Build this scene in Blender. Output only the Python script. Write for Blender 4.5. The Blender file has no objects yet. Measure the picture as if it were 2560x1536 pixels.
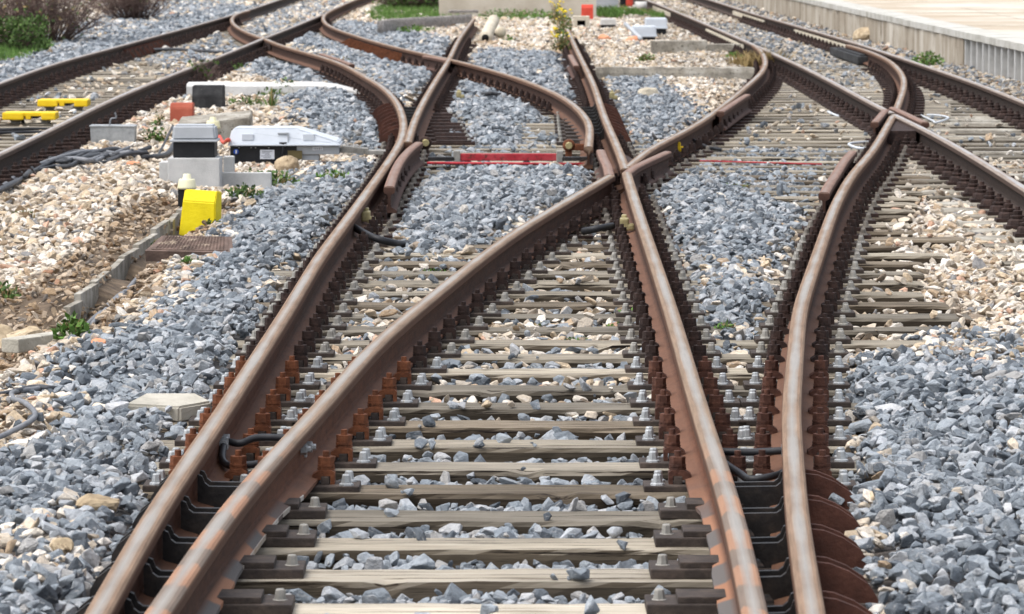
import bpy, bmesh, math, random
import numpy as np
from mathutils import Vector, Matrix, Euler
random.seed(7); RS = np.random.RandomState(11)
R = math.radians
sc = bpy.context.scene
COL = sc.collection
# ------------------------------------------------------------------ camera model
F = 10780.0; HC = 1.58; YH = -195.0; KD = 2560/2473.0
PIT = math.atan((768-YH)/F)
def W(xd, yd, z=0.0):
    """point of the yard, at height z, seen at display pixel (2473 wide)"""
    return WS(xd*KD, yd*KD, z)
def WS(x, y, z=0.0):
    u = (x-1280)/F; v = (768-y)/F
    d = Vector((u, math.cos(PIT)+v*math.sin(PIT), -math.sin(PIT)+v*math.cos(PIT)))
    t = (z-HC)/d.z
    return Vector((u*t, d.y*t, z))
def mpp(Y): return Y/F*KD          # metres per display px
# ------------------------------------------------------------------ materials
def lin(r, g, b):
    def c(v):
        v /= 255.0
        return v/12.92 if v <= .04045 else ((v+.055)/1.055)**2.4
    return (c(r), c(g), c(b), 1)
class NT:
    def __init__(s, name):
        s.m = bpy.data.materials.new(name); s.m.use_nodes = True
        s.t = s.m.node_tree; s.t.nodes.clear()
        s.o = s.n('ShaderNodeOutputMaterial'); s.b = s.n('ShaderNodeBsdfPrincipled')
        s.l(s.b.outputs[0], s.o.inputs[0])
    def n(s, ty, **kw):
        x = s.t.nodes.new(ty)
        for k, v in kw.items():
            if k.startswith('i_'):
                x.inputs[k[2:].replace('_', ' ')].default_value = v
            else: setattr(x, k, v)
        return x
    def l(s, a, b): s.t.links.new(a, b)
    def noise(s, vec, scale, detail=4, rough=.6):
        x = s.n('ShaderNodeTexNoise'); x.inputs['Scale'].default_value = scale
        x.inputs['Detail'].default_value = detail; x.inputs['Roughness'].default_value = rough
        if vec is not None: s.l(vec, x.inputs['Vector'])
        return x
    def ramp(s, fac, stops):
        x = s.n('ShaderNodeValToRGB'); cr = x.color_ramp
        while len(cr.elements) < len(stops): cr.elements.new(.5)
        for e, (p, c) in zip(cr.elements, stops):
            e.position = p; e.color = c if len(c) == 4 else (*c, 1)
        s.l(fac, x.inputs[0]); return x
    def mix(s, fac, a, b, mode='MIX'):
        x = s.n('ShaderNodeMix', data_type='RGBA', blend_type=mode)
        for v, i in ((fac, 0), (a, 6), (b, 7)):
            if hasattr(v, 'is_output'): s.l(v, x.inputs[i])
            else: x.inputs[i].default_value = v
        return x.outputs[2]
    def mapping(s, vec, scale=(1, 1, 1)):
        x = s.n('ShaderNodeMapping'); x.inputs['Scale'].default_value = scale
        s.l(vec, x.inputs['Vector']); return x.outputs[0]
    def bump(s, h, strength=.4, dist=.01):
        x = s.n('ShaderNodeBump'); x.inputs['Strength'].default_value = strength
        x.inputs['Distance'].default_value = dist
        s.l(h, x.inputs['Height']); s.l(x.outputs[0], s.b.inputs['Normal'])
def G(v): return (v, v, v, 1)
def rough_mat(name, cols, scale=8, rough=.85, bump=.3, bscale=40, metal=0, spots=None, sscale=30, sthr=.62, stretch=(1, 1, 1), spec=.3):
    k = NT(name); tc = k.n('ShaderNodeTexCoord'); v = tc.outputs['Object']
    oi = k.n('ShaderNodeObjectInfo')
    add = k.n('ShaderNodeVectorMath', operation='MULTIPLY_ADD')
    k.l(oi.outputs['Random'], add.inputs[0]); add.inputs[1].default_value = (13.1, 7.7, 5.3); k.l(v, add.inputs[2])
    v = add.outputs[0]; vs = k.mapping(v, stretch)
    n = k.noise(vs, scale, 6, .65)
    m = len(cols); st = [(.28+.44*i/max(1, m-1), lin(*c)) for i, c in enumerate(cols)]
    col = k.ramp(n.outputs[0], st).outputs[0]
    if spots:
        n2 = k.noise(vs, sscale, 5, .7)
        f = k.ramp(n2.outputs[0], [(sthr-.05, G(0)), (sthr+.05, G(1))]).outputs[0]
        col = k.mix(f, col, lin(*spots))
    k.l(col, k.b.inputs['Base Color'])
    k.b.inputs['Roughness'].default_value = rough; k.b.inputs['Metallic'].default_value = metal
    k.b.inputs['Specular IOR Level'].default_value = spec
    n3 = k.noise(v, bscale, 4, .6); k.bump(n3.outputs[0], bump, .01)
    return k.m
def rail_mat(name, band, edge, edge2, head, side, side2, foot, gloss=.42, patch=None):
    """band: worn stripe on the crown, edge: rest of the crown, head: flank of the head, side: web, foot: upper side of the foot"""
    k = NT(name); uv = k.n('ShaderNodeUVMap').outputs[0]
    at = lambda q: k.n('ShaderNodeAttribute', attribute_name=q).outputs['Fac']
    run, hs, fo, og = at('run'), at('hs'), at('foot'), at('org')
    n1 = k.noise(k.mapping(uv, (1.3, 5, 1)), 2.4, 6, .65); n2 = k.noise(k.mapping(uv, (3, 9, 1)), 3, 6, .7); n3 = k.noise(k.mapping(uv, (40, 60, 1)), 3, 4, .7)
    n5 = k.noise(k.mapping(uv, (.7, .5, 1)), 1.6, 3, .5)
    cs = k.ramp(n2.outputs[0], [(.3, lin(*side)), (.72, lin(*side2))]).outputs[0]  # web kept darker than the head, its shade painted into the rust colour
    om = k.n('ShaderNodeMath', operation='MULTIPLY'); k.l(og, om.inputs[0]); k.l(k.ramp(n2.outputs[0], [(.3, G(.3)), (.7, G(.85))]).outputs[0], om.inputs[1])
    cs = k.mix(om.outputs[0], cs, lin(112, 70, 48))
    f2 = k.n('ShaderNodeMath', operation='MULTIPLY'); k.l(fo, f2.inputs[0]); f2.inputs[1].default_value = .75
    cs = k.mix(f2.outputs[0], cs, k.ramp(n2.outputs[0], [(.3, lin(*foot)), (.7, lin(*[min(255, c*1.18) for c in foot]))]).outputs[0])  # foot pinker and lighter, light from above put into its colour
    if patch:
        pn = k.n('ShaderNodeTexWave', wave_type='BANDS', bands_direction='X'); pn.inputs['Scale'].default_value = .5; pn.inputs['Distortion'].default_value = 2.2; pn.inputs['Detail'].default_value = 4; pn.inputs['Detail Scale'].default_value = 2.5
        k.l(k.mapping(uv, (1, 2.2, 1)), pn.inputs['Vector'])
        pf = k.ramp(pn.outputs[0], [(.42, G(0)), (.58, G(1))]).outputs[0]
        tm = k.n('ShaderNodeMath', operation='MULTIPLY'); k.l(at('toe'), tm.inputs[0]); k.l(fo, tm.inputs[1])
        cs = k.mix(tm.outputs[0], cs, k.mix(pf, lin(*patch[0]), lin(*patch[1])))
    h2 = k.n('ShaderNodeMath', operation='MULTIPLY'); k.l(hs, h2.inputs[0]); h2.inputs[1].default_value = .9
    cs = k.mix(h2.outputs[0], cs, k.ramp(n1.outputs[0], [(.3, lin(*[c*.82 for c in head])), (.7, lin(*head))]).outputs[0])  # head flank lighter than the web, shading put into the colour
    ce = k.ramp(n1.outputs[0], [(.3, lin(*edge)), (.7, lin(*edge2))]).outputs[0]
    if patch:
        t2 = k.n('ShaderNodeMath', operation='MULTIPLY'); k.l(at('toe'), t2.inputs[0]); t2.inputs[1].default_value = .5
        ce = k.mix(t2.outputs[0], ce, k.mix(pf, lin(*patch[0]), lin(*[min(255, c*1.12) for c in patch[1]])))
    # run: 1 at the middle of the crown, .5 at its rounded edge, 0 below; the stripe's border wanders
    ad = k.n('ShaderNodeMath', operation='MULTIPLY_ADD'); k.l(n5.outputs[0], ad.inputs[0]); ad.inputs[1].default_value = .5; k.l(run, ad.inputs[2])
    bf = k.ramp(ad.outputs[0], [(.94, G(0)), (1.0, G(0))])
    bm_ = k.n('ShaderNodeMapRange'); k.l(ad.outputs[0], bm_.inputs[0]); bm_.inputs[1].default_value = 1.04; bm_.inputs[2].default_value = 1.24
    cr = k.mix(bm_.outputs[0], ce, k.ramp(n1.outputs[0], [(.3, lin(*[c*.9 for c in band])), (.7, lin(*band))]).outputs[0])
    rf = k.n('ShaderNodeMapRange'); k.l(run, rf.inputs[0]); rf.inputs[1].default_value = .15; rf.inputs[2].default_value = .45
    col = k.mix(rf.outputs[0], cs, cr)
    col = k.mix(.4, col, k.ramp(n3.outputs[0], [(.3, G(.6)), (.7, G(1.05))]).outputs[0], 'MULTIPLY')
    k.l(col, k.b.inputs['Base Color']); k.b.inputs['Specular IOR Level'].default_value = .25
    bb = k.n('ShaderNodeMath', operation='MULTIPLY'); k.l(bm_.outputs[0], bb.inputs[0]); k.l(rf.outputs[0], bb.inputs[1])
    rr = k.n('ShaderNodeMapRange'); k.l(bb.outputs[0], rr.inputs[0]); rr.inputs[3].default_value = .82; rr.inputs[4].default_value = gloss; k.l(rr.outputs[0], k.b.inputs['Roughness'])
    mr = k.n('ShaderNodeMath', operation='MULTIPLY'); k.l(bb.outputs[0], mr.inputs[0]); mr.inputs[1].default_value = .4; k.l(mr.outputs[0], k.b.inputs['Metallic'])
    n4 = k.noise(k.mapping(uv, (60, 120, 1)), 2, 4, .6); k.bump(n4.outputs[0], .3, .004)
    return k.m
M = {}
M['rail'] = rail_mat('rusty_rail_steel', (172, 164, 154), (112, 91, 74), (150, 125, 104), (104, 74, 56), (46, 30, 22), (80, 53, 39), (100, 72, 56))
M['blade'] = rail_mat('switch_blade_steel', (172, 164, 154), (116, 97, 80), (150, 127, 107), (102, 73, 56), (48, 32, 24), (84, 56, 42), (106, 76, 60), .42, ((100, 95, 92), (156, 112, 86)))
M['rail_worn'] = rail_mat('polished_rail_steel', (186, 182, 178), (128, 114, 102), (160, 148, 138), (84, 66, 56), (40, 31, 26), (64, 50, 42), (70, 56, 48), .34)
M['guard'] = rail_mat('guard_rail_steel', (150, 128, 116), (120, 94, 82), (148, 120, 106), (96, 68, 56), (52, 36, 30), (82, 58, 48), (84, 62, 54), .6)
M['rust_dark'] = rough_mat('dark_rust', [(36, 27, 25), (52, 39, 35), (72, 54, 48)], 22, .85, .4, 90)
M['rust_orange'] = rough_mat('orange_rust', [(76, 47, 33), (106, 64, 42), (138, 86, 58)], 24, .9, .4, 90)
M['rust_mid'] = rough_mat('brown_rust', [(56, 37, 31), (80, 52, 42), (104, 70, 56)], 24, .9, .4, 90)
M['rust_fin'] = rough_mat('fin_rust', [(54, 34, 27), (76, 46, 36), (96, 62, 50)], 9, .85, .3, 80)
M['slide'] = rough_mat('greased_slide_steel', [(34, 33, 34), (50, 48, 47), (74, 66, 60)], 14, .5, .2, 80, .3)
M['plate'] = rough_mat('plate_steel', [(46, 40, 38), (64, 56, 51), (90, 78, 70)], 16, .75, .3, 80, .1)
M['galv'] = rough_mat('galvanised_steel', [(136, 139, 140), (168, 171, 172), (190, 192, 192)], 20, .45, .15, 120, .35, (128, 120, 108), 40, .66)
M['galv_dull'] = rough_mat('dull_galvanised_steel', [(118, 116, 110), (146, 143, 136), (166, 163, 155)], 20, .6, .2, 120, .2)
M['raw_steel'] = rough_mat('freshly_ground_steel', [(150, 110, 70), (200, 192, 180), (222, 219, 212)], 7, .4, .1, 60, .3)
M['galv_far'] = rough_mat('grimy_galvanised_steel', [(84, 78, 72), (116, 110, 102), (142, 136, 128)], 20, .7, .2, 120, .15)
M['concrete'] = rough_mat('pale_concrete', [(168, 168, 166), (190, 190, 188), (204, 203, 200)], 6, .9, .3, 120, 0, (120, 118, 112), 90, .68)
M['concrete_grey'] = rough_mat('dusty_grey_concrete', [(150, 146, 134), (176, 171, 158), (192, 188, 176)], 7, .92, .5, 60, 0, (112, 106, 94), 22, .64)
M['concrete_old'] = rough_mat('weathered_concrete', [(98, 92, 82), (150, 144, 132), (186, 182, 172)], 5, .92, .5, 70, 0, (72, 68, 60), 26, .62)
M['concrete_warm'] = rough_mat('warm_concrete', [(176, 164, 142), (198, 188, 168), (214, 206, 190)], 4, .92, .4, 70, 0, (140, 132, 112), 40, .66)
M['white_stone'] = rough_mat('whitewashed_stone', [(176, 173, 167), (200, 198, 194), (212, 211, 208)], 3, .92, .5, 40, 0, (150, 144, 132), 12, .64)
M['wall'] = rough_mat('beige_render', [(176, 164, 146), (198, 188, 172), (212, 204, 190)], 1.6, .95, .4, 30, 0, (150, 136, 116), 5, .66)
M['grey_wall'] = rough_mat('grey_render', [(150, 152, 156), (176, 178, 182), (196, 196, 198)], 2, .95, .3, 30)
M['grey_lid'] = rough_mat('light_grey_paint', [(182, 188, 196), (194, 200, 207), (202, 207, 213)], 3, .42, .05, 60, spots=(176, 178, 178), sscale=18, sthr=.7)
M['grey_lid2'] = rough_mat('mid_grey_plastic', [(158, 162, 166), (170, 174, 178), (180, 184, 188)], 3, .5, .08, 60)
M['black_box'] = rough_mat('black_casing', [(18, 19, 22), (26, 27, 30), (36, 37, 40)], 6, .5, .12, 60, spots=(62, 60, 58), sscale=20, sthr=.7)
M['black_tar'] = rough_mat('tarred_black', [(26, 26, 27), (44, 44, 45), (66, 66, 66)], 9, .8, .3, 60, spots=(120, 116, 108), sscale=26, sthr=.72)
M['dark_hole'] = rough_mat('dark_recess', [(18, 17, 16), (26, 25, 24)], 6, .95, .1, 60)  # near black, painted shade for the insides of holes; dark stone shares it
M['yellow'] = rough_mat('chrome_yellow_paint', [(216, 194, 10), (232, 210, 16), (240, 220, 40)], 5, .62, .25, 50, spots=(176, 152, 20), sscale=34, sthr=.69)
M['yellow_balise'] = rough_mat('yellow_plastic', [(228, 186, 20), (240, 200, 30), (244, 210, 50)], 4, .5, .08, 50, spots=(190, 160, 60), sscale=30, sthr=.7)
M['red_block'] = rough_mat('brick_red_paint', [(150, 76, 58), (168, 88, 68), (182, 104, 84)], 6, .8, .25, 50, spots=(130, 62, 48), sscale=30, sthr=.68)
M['red_bright'] = rough_mat('bright_red_paint', [(196, 66, 50), (214, 80, 62), (222, 96, 76)], 6, .6, .1, 50)
M['red_rod'] = rough_mat('red_rod_paint', [(150, 36, 44), (172, 46, 56), (186, 84, 86)], 10, .55, .2, 60, spots=(96, 46, 40), sscale=22, sthr=.6)
M['cream'] = rough_mat('cream_plastic', [(206, 200, 160), (216, 211, 176), (222, 218, 190)], 5, .5, .06, 50)
M['cable'] = rough_mat('grey_black_cable', [(50, 52, 56), (66, 68, 72), (92, 92, 94)], 9, .62, .15, 90)
M['cable_grey'] = rough_mat('dusty_grey_cable', [(96, 98, 102), (118, 120, 124), (140, 141, 143)], 9, .7, .15, 90)
M['cable_black'] = rough_mat('black_rubber', [(30, 31, 34), (42, 43, 46), (60, 60, 62)], 9, .5, .12, 90)
M['cable_white'] = rough_mat('white_wire', [(186, 192, 198), (206, 211, 216)], 9, .5, .1, 90)
M['cable_red'] = rough_mat('red_conduit', [(190, 70, 52), (206, 84, 64)], 9, .5, .1, 90)
M['cover_iron'] = rough_mat('rusty_cast_iron', [(74, 62, 56), (98, 82, 74), (128, 108, 98)], 9, .8, .4, 60, .1, (164, 148, 130), 14, .62)
M['brass'] = rough_mat('brass_bolt', [(150, 138, 96), (182, 170, 128)], 20, .45, .2, 90, .4)
M['label_white'] = rough_mat('white_label', [(214, 218, 226), (226, 229, 234)], 4, .6, .02, 40)
M['label_ink'] = rough_mat('grey_ink', [(110, 112, 120), (130, 132, 140)], 4, .7, .02, 40)
M['label_bronze'] = rough_mat('bronze_plate', [(92, 82, 54), (116, 104, 70)], 8, .5, .1, 60, .3)
M['blue_sign'] = rough_mat('blue_enamel', [(28, 74, 170), (36, 86, 186)], 4, .4, .02, 40)
M['rock_tan'] = rough_mat('tan_boulder', [(120, 104, 82), (176, 158, 130), (206, 190, 164)], 9, .95, .8, 26, 0, (96, 80, 60), 22, .62)
M['rock_red'] = rough_mat('orange_stone', [(186, 120, 88), (208, 144, 108), (220, 170, 140)], 9, .95, .6, 26)
M['twig'] = rough_mat('brown_twig', [(74, 60, 56), (106, 88, 82), (136, 118, 110)], 12, .95, .1, 60)
M['bark'] = rough_mat('grey_log', [(110, 104, 98), (150, 144, 138), (180, 174, 168)], 5, .95, .7, 30, 0, (70, 64, 58), 14, .6, (.4, 3, 3))
M['leaf_dark'] = rough_mat('dark_leaf', [(44, 62, 26), (60, 84, 36), (82, 104, 50)], 16, .7, .1, 60)
M['leaf'] = rough_mat('green_leaf', [(60, 82, 38), (80, 106, 50), (104, 128, 66)], 16, .7, .1, 60)
M['leaf_dry'] = rough_mat('dry_leaf', [(110, 92, 58), (140, 120, 80), (164, 146, 100)], 16, .8, .1, 60)
M['leaf_bright'] = rough_mat('bright_grass', [(72, 106, 44), (92, 128, 56), (122, 152, 78)], 16, .7, .1, 60)
M['flower'] = rough_mat('yellow_flower', [(226, 200, 40), (240, 216, 60)], 8, .7, .1, 60)
M['paving'] = rough_mat('platform_screed', [(160, 144, 122), (176, 163, 144), (192, 182, 168)], 1.0, .95, .4, 24, 0, (198, 190, 176), .45, .52)
M['coping'] = rough_mat('platform_coping', [(150, 146, 134), (182, 180, 172), (198, 196, 190)], 3, .92, .4, 40, 0, (140, 132, 96), 5, .66)
M['plat_wall'] = rough_mat('streaked_platform_wall', [(128, 116, 100), (166, 156, 140), (200, 194, 182)], 2.0, .95, .5, 30, 0, (112, 98, 80), 3, .6, (.9, .9, .35))
M['soil'] = rough_mat('brown_soil', [(112, 92, 72), (142, 120, 96), (166, 144, 118)], 10, .97, .8, 40)
def wood_mat(name, tops, crack=(52, 44, 36)):
    k = NT(name); tc = k.n('ShaderNodeTexCoord'); oi = k.n('ShaderNodeObjectInfo')
    add = k.n('ShaderNodeVectorMath', operation='MULTIPLY_ADD')
    k.l(oi.outputs['Random'], add.inputs[0]); add.inputs[1].default_value = (31, 17, 9); k.l(tc.outputs['Object'], add.inputs[2])
    v = add.outputs[0]
    n = k.noise(k.mapping(v, (1.2, 26, 26)), 2.2, 6, .7)
    n0 = k.noise(k.mapping(v, (1, 3, 3)), 1.6, 4, .6)
    c = k.ramp(n.outputs[0], [(.25, lin(*tops[0])), (.5, lin(*tops[1])), (.75, lin(*tops[2]))]).outputs[0]
    c = k.mix(.8, c, k.ramp(n0.outputs[0], [(.3, G(.5)), (.62, G(1))]).outputs[0], 'MULTIPLY')
    n2 = k.noise(k.mapping(v, (.9, 34, 20)), 1.7, 5, .65)
    f = k.ramp(n2.outputs[0], [(.385, G(1)), (.43, G(0))]).outputs[0]
    c = k.mix(f, c, lin(*crack))
    # side faces darkened in the colour: tar, plus painted shade of the gaps
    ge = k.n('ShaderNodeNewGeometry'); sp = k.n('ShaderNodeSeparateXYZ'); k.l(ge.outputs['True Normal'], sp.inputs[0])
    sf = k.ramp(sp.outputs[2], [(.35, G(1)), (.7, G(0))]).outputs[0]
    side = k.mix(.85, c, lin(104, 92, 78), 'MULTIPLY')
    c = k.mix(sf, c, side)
    br = k.n('ShaderNodeMapRange'); k.l(oi.outputs['Random'], br.inputs[0]); br.inputs[3].default_value = .62; br.inputs[4].default_value = 1.04
    c = k.mix(1.0, c, br.outputs[0], 'MULTIPLY')
    k.l(c, k.b.inputs['Base Color']); k.b.inputs['Roughness'].default_value = .9; k.b.inputs['Specular IOR Level'].default_value = .2
    k.bump(n2.outputs[0], .7, .012)
    return k.m
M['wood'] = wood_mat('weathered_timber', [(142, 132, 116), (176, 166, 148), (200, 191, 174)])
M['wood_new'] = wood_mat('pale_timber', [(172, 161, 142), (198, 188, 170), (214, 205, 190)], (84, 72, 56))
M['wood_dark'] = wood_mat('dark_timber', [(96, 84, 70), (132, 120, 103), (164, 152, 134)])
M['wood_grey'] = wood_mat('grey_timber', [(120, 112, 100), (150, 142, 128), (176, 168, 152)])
def stone_mat():
    k = NT('crushed_stone'); a = k.n('ShaderNodeAttribute', attribute_type='INSTANCER', attribute_name='scol')
    tc = k.n('ShaderNodeTexCoord'); oi = k.n('ShaderNodeObjectInfo')
    add = k.n('ShaderNodeVectorMath', operation='MULTIPLY_ADD')
    k.l(oi.outputs['Random'], add.inputs[0]); add.inputs[1].default_value = (31, 17, 9); k.l(tc.outputs['Object'], add.inputs[2])
    n = k.noise(add.outputs[0], 2.2, 5, .7)
    n2 = k.noise(k.mapping(add.outputs[0], (1, 1, 3.2)), 1.3, 3, .6)
    c = k.mix(.6, a.outputs['Color'], k.ramp(n.outputs[0], [(.3, G(.55)), (.52, G(.98)), (.75, G(1.3))]).outputs[0], 'MULTIPLY')
    f = k.ramp(n2.outputs[0], [(.6, G(0)), (.66, G(.35))]).outputs[0]
    c = k.mix(f, c, lin(206, 202, 196))
    k.l(c, k.b.inputs['Base Color']); k.b.inputs['Roughness'].default_value = .78
    k.b.inputs['Specular IOR Level'].default_value = .35
    k.bump(n.outputs[0], .5, .12)
    return k.m
M['stone'] = stone_mat()
def ground_mat():
    k = NT('dusty_ground'); tc = k.n('ShaderNodeTexCoord'); a = k.n('ShaderNodeAttribute', attribute_name='tan')
    v = tc.outputs['Object']
    vo = k.n('ShaderNodeTexVoronoi'); vo.inputs['Scale'].default_value = 18; k.l(v, vo.inputs['Vector'])
    n = k.noise(v, 6, 6, .7)
    g = k.ramp(n.outputs[0], [(.3, lin(46, 46, 48)), (.7, lin(88, 88, 90))]).outputs[0]  # grey kept dark, the shade in the gaps between stones painted in
    t = k.ramp(n.outputs[0], [(.3, lin(84, 68, 52)), (.7, lin(138, 118, 94))]).outputs[0]
    c = k.mix(a.outputs['Fac'], g, t)
    c = k.mix(.7, c, k.ramp(vo.outputs['Distance'], [(.1, G(1)), (.75, G(.35))]).outputs[0], 'MULTIPLY')  # cells darken towards their borders, painted shade between stones
    k.l(c, k.b.inputs['Base Color']); k.b.inputs['Roughness'].default_value = .95
    k.bump(n.outputs[0], .6, .03)
    return k.m
M['ground'] = ground_mat()
# ------------------------------------------------------------------ object helpers
def tag(o, label=None, cat=None, group=None, kind=None):
    if label: o['label'] = label
    if cat: o['category'] = cat
    if group: o['group'] = group
    if kind: o['kind'] = kind
    return o
def empty(name, loc, label, cat, group=None, rz=0):
    o = bpy.data.objects.new(name, None); COL.objects.link(o); o.location = loc; o.rotation_euler = (0, 0, rz)
    o.empty_display_size = .1
    return tag(o, label, cat, group)
class MB:
    def __init__(s): s.v = []; s.f = []; s.mi = []; s.m = 0; s.sm = []
    def add(s, vs, fs, smooth=False):
        b = len(s.v); s.v += [tuple(v) for v in vs]
        for f in fs:
            s.f.append([b+i for i in f]); s.mi.append(s.m); s.sm.append(smooth)
        return s
    def box(s, c, d, rz=0, bev=0, taper=1.0, rx=0):
        bm = bmesh.new(); bmesh.ops.create_cube(bm, size=1)
        for v in bm.verts:
            k = taper if v.co.z > 0 else 1
            v.co = Vector((v.co.x*d[0]*k, v.co.y*d[1]*k, v.co.z*d[2]))
        if bev: bmesh.ops.bevel(bm, geom=list(bm.edges), offset=bev, segments=2, affect='EDGES', profile=.6)
        return s.bm(bm, Matrix.Translation(c) @ Matrix.Rotation(rz, 4, 'Z') @ Matrix.Rotation(rx, 4, 'X'))
    def bm(s, bm, mat=None, smooth=False):
        if mat is not None: bm.transform(mat)
        bm.verts.ensure_lookup_table(); bm.verts.index_update()
        s.add([v.co[:] for v in bm.verts], [[v.index for v in f.verts] for f in bm.faces], smooth); bm.free(); return s
    def lathe(s, prof, c=(0, 0, 0), n=12, smooth=True, rot=None):
        vs = []; fs = []; m = len(prof)
        for i in range(n):
            a = 2*math.pi*i/n
            for r, z in prof:
                p = Vector((r*math.cos(a), r*math.sin(a), z))
                if rot is not None: p = rot @ p
                vs.append(p+Vector(c))
        for i in range(n):
            for j in range(m-1):
                a = i*m+j; b = ((i+1) % n)*m+j
                fs.append([a, b, b+1, a+1])
        fs.append([i*m+m-1 for i in range(n)]); fs.append([i*m for i in range(n)][::-1])
        return s.add(vs, fs, smooth)
    def tube(s, path, r, n=7, r2=None):
        P = [Vector(p) for p in path]; vs = []; fs = []; m = len(P)
        for i, p in enumerate(P):
            t = (P[min(i+1, m-1)]-P[max(i-1, 0)]).normalized()
            a = t.cross(Vector((0, 0, 1)));
            if a.length < .05: a = t.cross(Vector((0, 1, 0)))
            a.normalize(); b = a.cross(t)
            rr = r if r2 is None else r+(r2-r)*i/(m-1)
            for j in range(n):
                q = 2*math.pi*j/n; vs.append(p+(a*math.cos(q)+b*math.sin(q))*rr)
        for i in range(m-1):
            for j in range(n):
                fs.append([i*n+j, i*n+(j+1) % n, (i+1)*n+(j+1) % n, (i+1)*n+j])
        fs.append(list(range(n))[::-1]); fs.append([(m-1)*n+j for j in range(n)])
        return s.add(vs, fs, True)
    def prism(s, poly, t, mat=None):
        """polygon in local XZ extruded along Y by t (centred)"""
        n = len(poly); vs = [Vector((x, -t/2, z)) for x, z in poly]+[Vector((x, t/2, z)) for x, z in poly]
        if mat is not None: vs = [mat @ v for v in vs]
        fs = [list(range(n)), list(range(2*n-1, n-1, -1))]+[[i, i+n, (i+1) % n+n, (i+1) % n] for i in range(n)]
        return s.add(vs, fs)
    def mesh(s, name, mats):
        me = bpy.data.meshes.new(name); me.from_pydata(s.v, [], s.f)
        for m in (mats if isinstance(mats, list) else [mats]): me.materials.append(m)
        me.polygons.foreach_set('material_index', s.mi); me.polygons.foreach_set('use_smooth', s.sm)
        bm = bmesh.new(); bm.from_mesh(me); bmesh.ops.recalc_face_normals(bm, faces=bm.faces); bm.to_mesh(me); bm.free()
        me.update(); return me
    def obj(s, name, mats, parent=None, loc=(0, 0, 0), rz=0):
        return put(name, s.mesh(name, mats), parent, loc, rz)
def put(name, me, parent=None, loc=(0, 0, 0), rz=0):
    o = bpy.data.objects.new(name, me); COL.objects.link(o); o.location = loc; o.rotation_euler = (0, 0, rz)
    if parent: o.parent = parent
    return o
def bez(pts, n=8):
    """Catmull-Rom through points"""
    P = [Vector(p) for p in pts]; P = [P[0]*2-P[1]]+P+[P[-1]*2-P[-2]]; out = []
    for i in range(1, len(P)-2):
        for k in range(n):
            t = k/n; a, b, c, d = P[i-1:i+3]
            out.append(.5*((2*b)+(c-a)*t+(2*a-5*b+4*c-d)*t*t+(3*b-a-3*c+d)*t**3))
    out.append(P[-2]); return out
def cable(name, pts, r, mat, label=None, cat='cable', group=None, parent=None, n=8, wob=0):
    p = bez(pts, n)
    if wob: p = [q+Vector((random.gauss(0, wob), random.gauss(0, wob), random.gauss(0, wob*.5))) for q in p]
    o0 = Vector((0, 0, 0)) if parent else p[0].copy()
    b = MB(); b.tube([q-o0 for q in p], r, 8)
    o = b.obj(name, mat, parent, o0)
    if label: tag(o, label, cat, group)
    return o
# ------------------------------------------------------------------ rails, traced on the rail-top plane (source px)
RP = {
 'R1': [(238,1536),(383,1280),(556,1024),(721,767),(797,640),(893,512),(926,466),(968,407),(1000,357),(1009,328),(1010,300),(998,262),(981,238),(957,215),(908,188),(860,160),(802,140),(758,128),(715,118),(686,107),(664,97)],
 'X1': [(664,97),(633,87),(610,77),(591,66),(581,57),(578,47),(584,38),(598,31),(620,26.5)],
 'R2n': [(1889,1536),(1836,1279),(1751,1024),(1677,767),(1591,512),(1567,430)],
 'R2f': [(1564,421),(1551,380),(1511,293),(1484,207),(1449,138),(1418,72)],
 'R3n': [(386,1536),(561,1280),(692,1127),(790,1024),(919,876),(949,846),(1026,781),(1086,733),(1181,656),(1276,585),(1385,518),(1505,450),(1526,437)],
 'R3f': [(1568,416),(1625,370),(1711,327),(1763,296),(1835,241),(1875,207),(1904,181),(1915,158),(1911,138),(1897,119),(1885,112)],
 'R4n': [(2032,1536),(1992,1280),(1977,1024),(1998,767),(2086,512),(2127,435),(2182,376),(2215,318),(2231,290)],
 'R4f': [(2240,274),(2259,222),(2261,197),(2251,176),(2226,151),(2186,132),(2146,118),(2120,112)],
 'SL': [(1019,354),(1031,310),(1054,259),(1089,200),(1125,145),(1142,104),(1164,72),(1185,46)],
 'X2': [(1471,366),(1475,330),(1474,307),(1459,284),(1433,258),(1394,234),(1351,215),(1286,191),(1200,166),(1143,152),(1122,146),(1070,136),(1022,125),(973,113),(925,100),(860,79),(831,69),(812,57),(806,45),(811,35),(824,27),(882,1.5),(960,-25)],
 'CL': [(-260,300),(0,207),(138,156),(276,121),(380,92),(483,65),(576,38),(638,20),(688,2),(760,-22)],
 'CRn': [(-260,500),(0,383),(138,317),(276,248),(414,192),(518,152),(598,121),(657,96)],
 'CRf': [(662,94),(680,87),(744,62),(803,37)],
 'DLn': [(2760,600),(2558,466),(2437,390),(2334,331),(2237,286)],
 'DLf': [(2228,282),(2210,274),(2127,228),(2023,173),(1920,127),(1843,93),(1754,55),(1665,18),(1560,-22)],
 'DR': [(2760,336),(2560,254),(2437,205),(2265,148),(2161,113),(2058,83),(1920,44),(1867,29),(1786,2),(1700,-24)],
}
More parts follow.
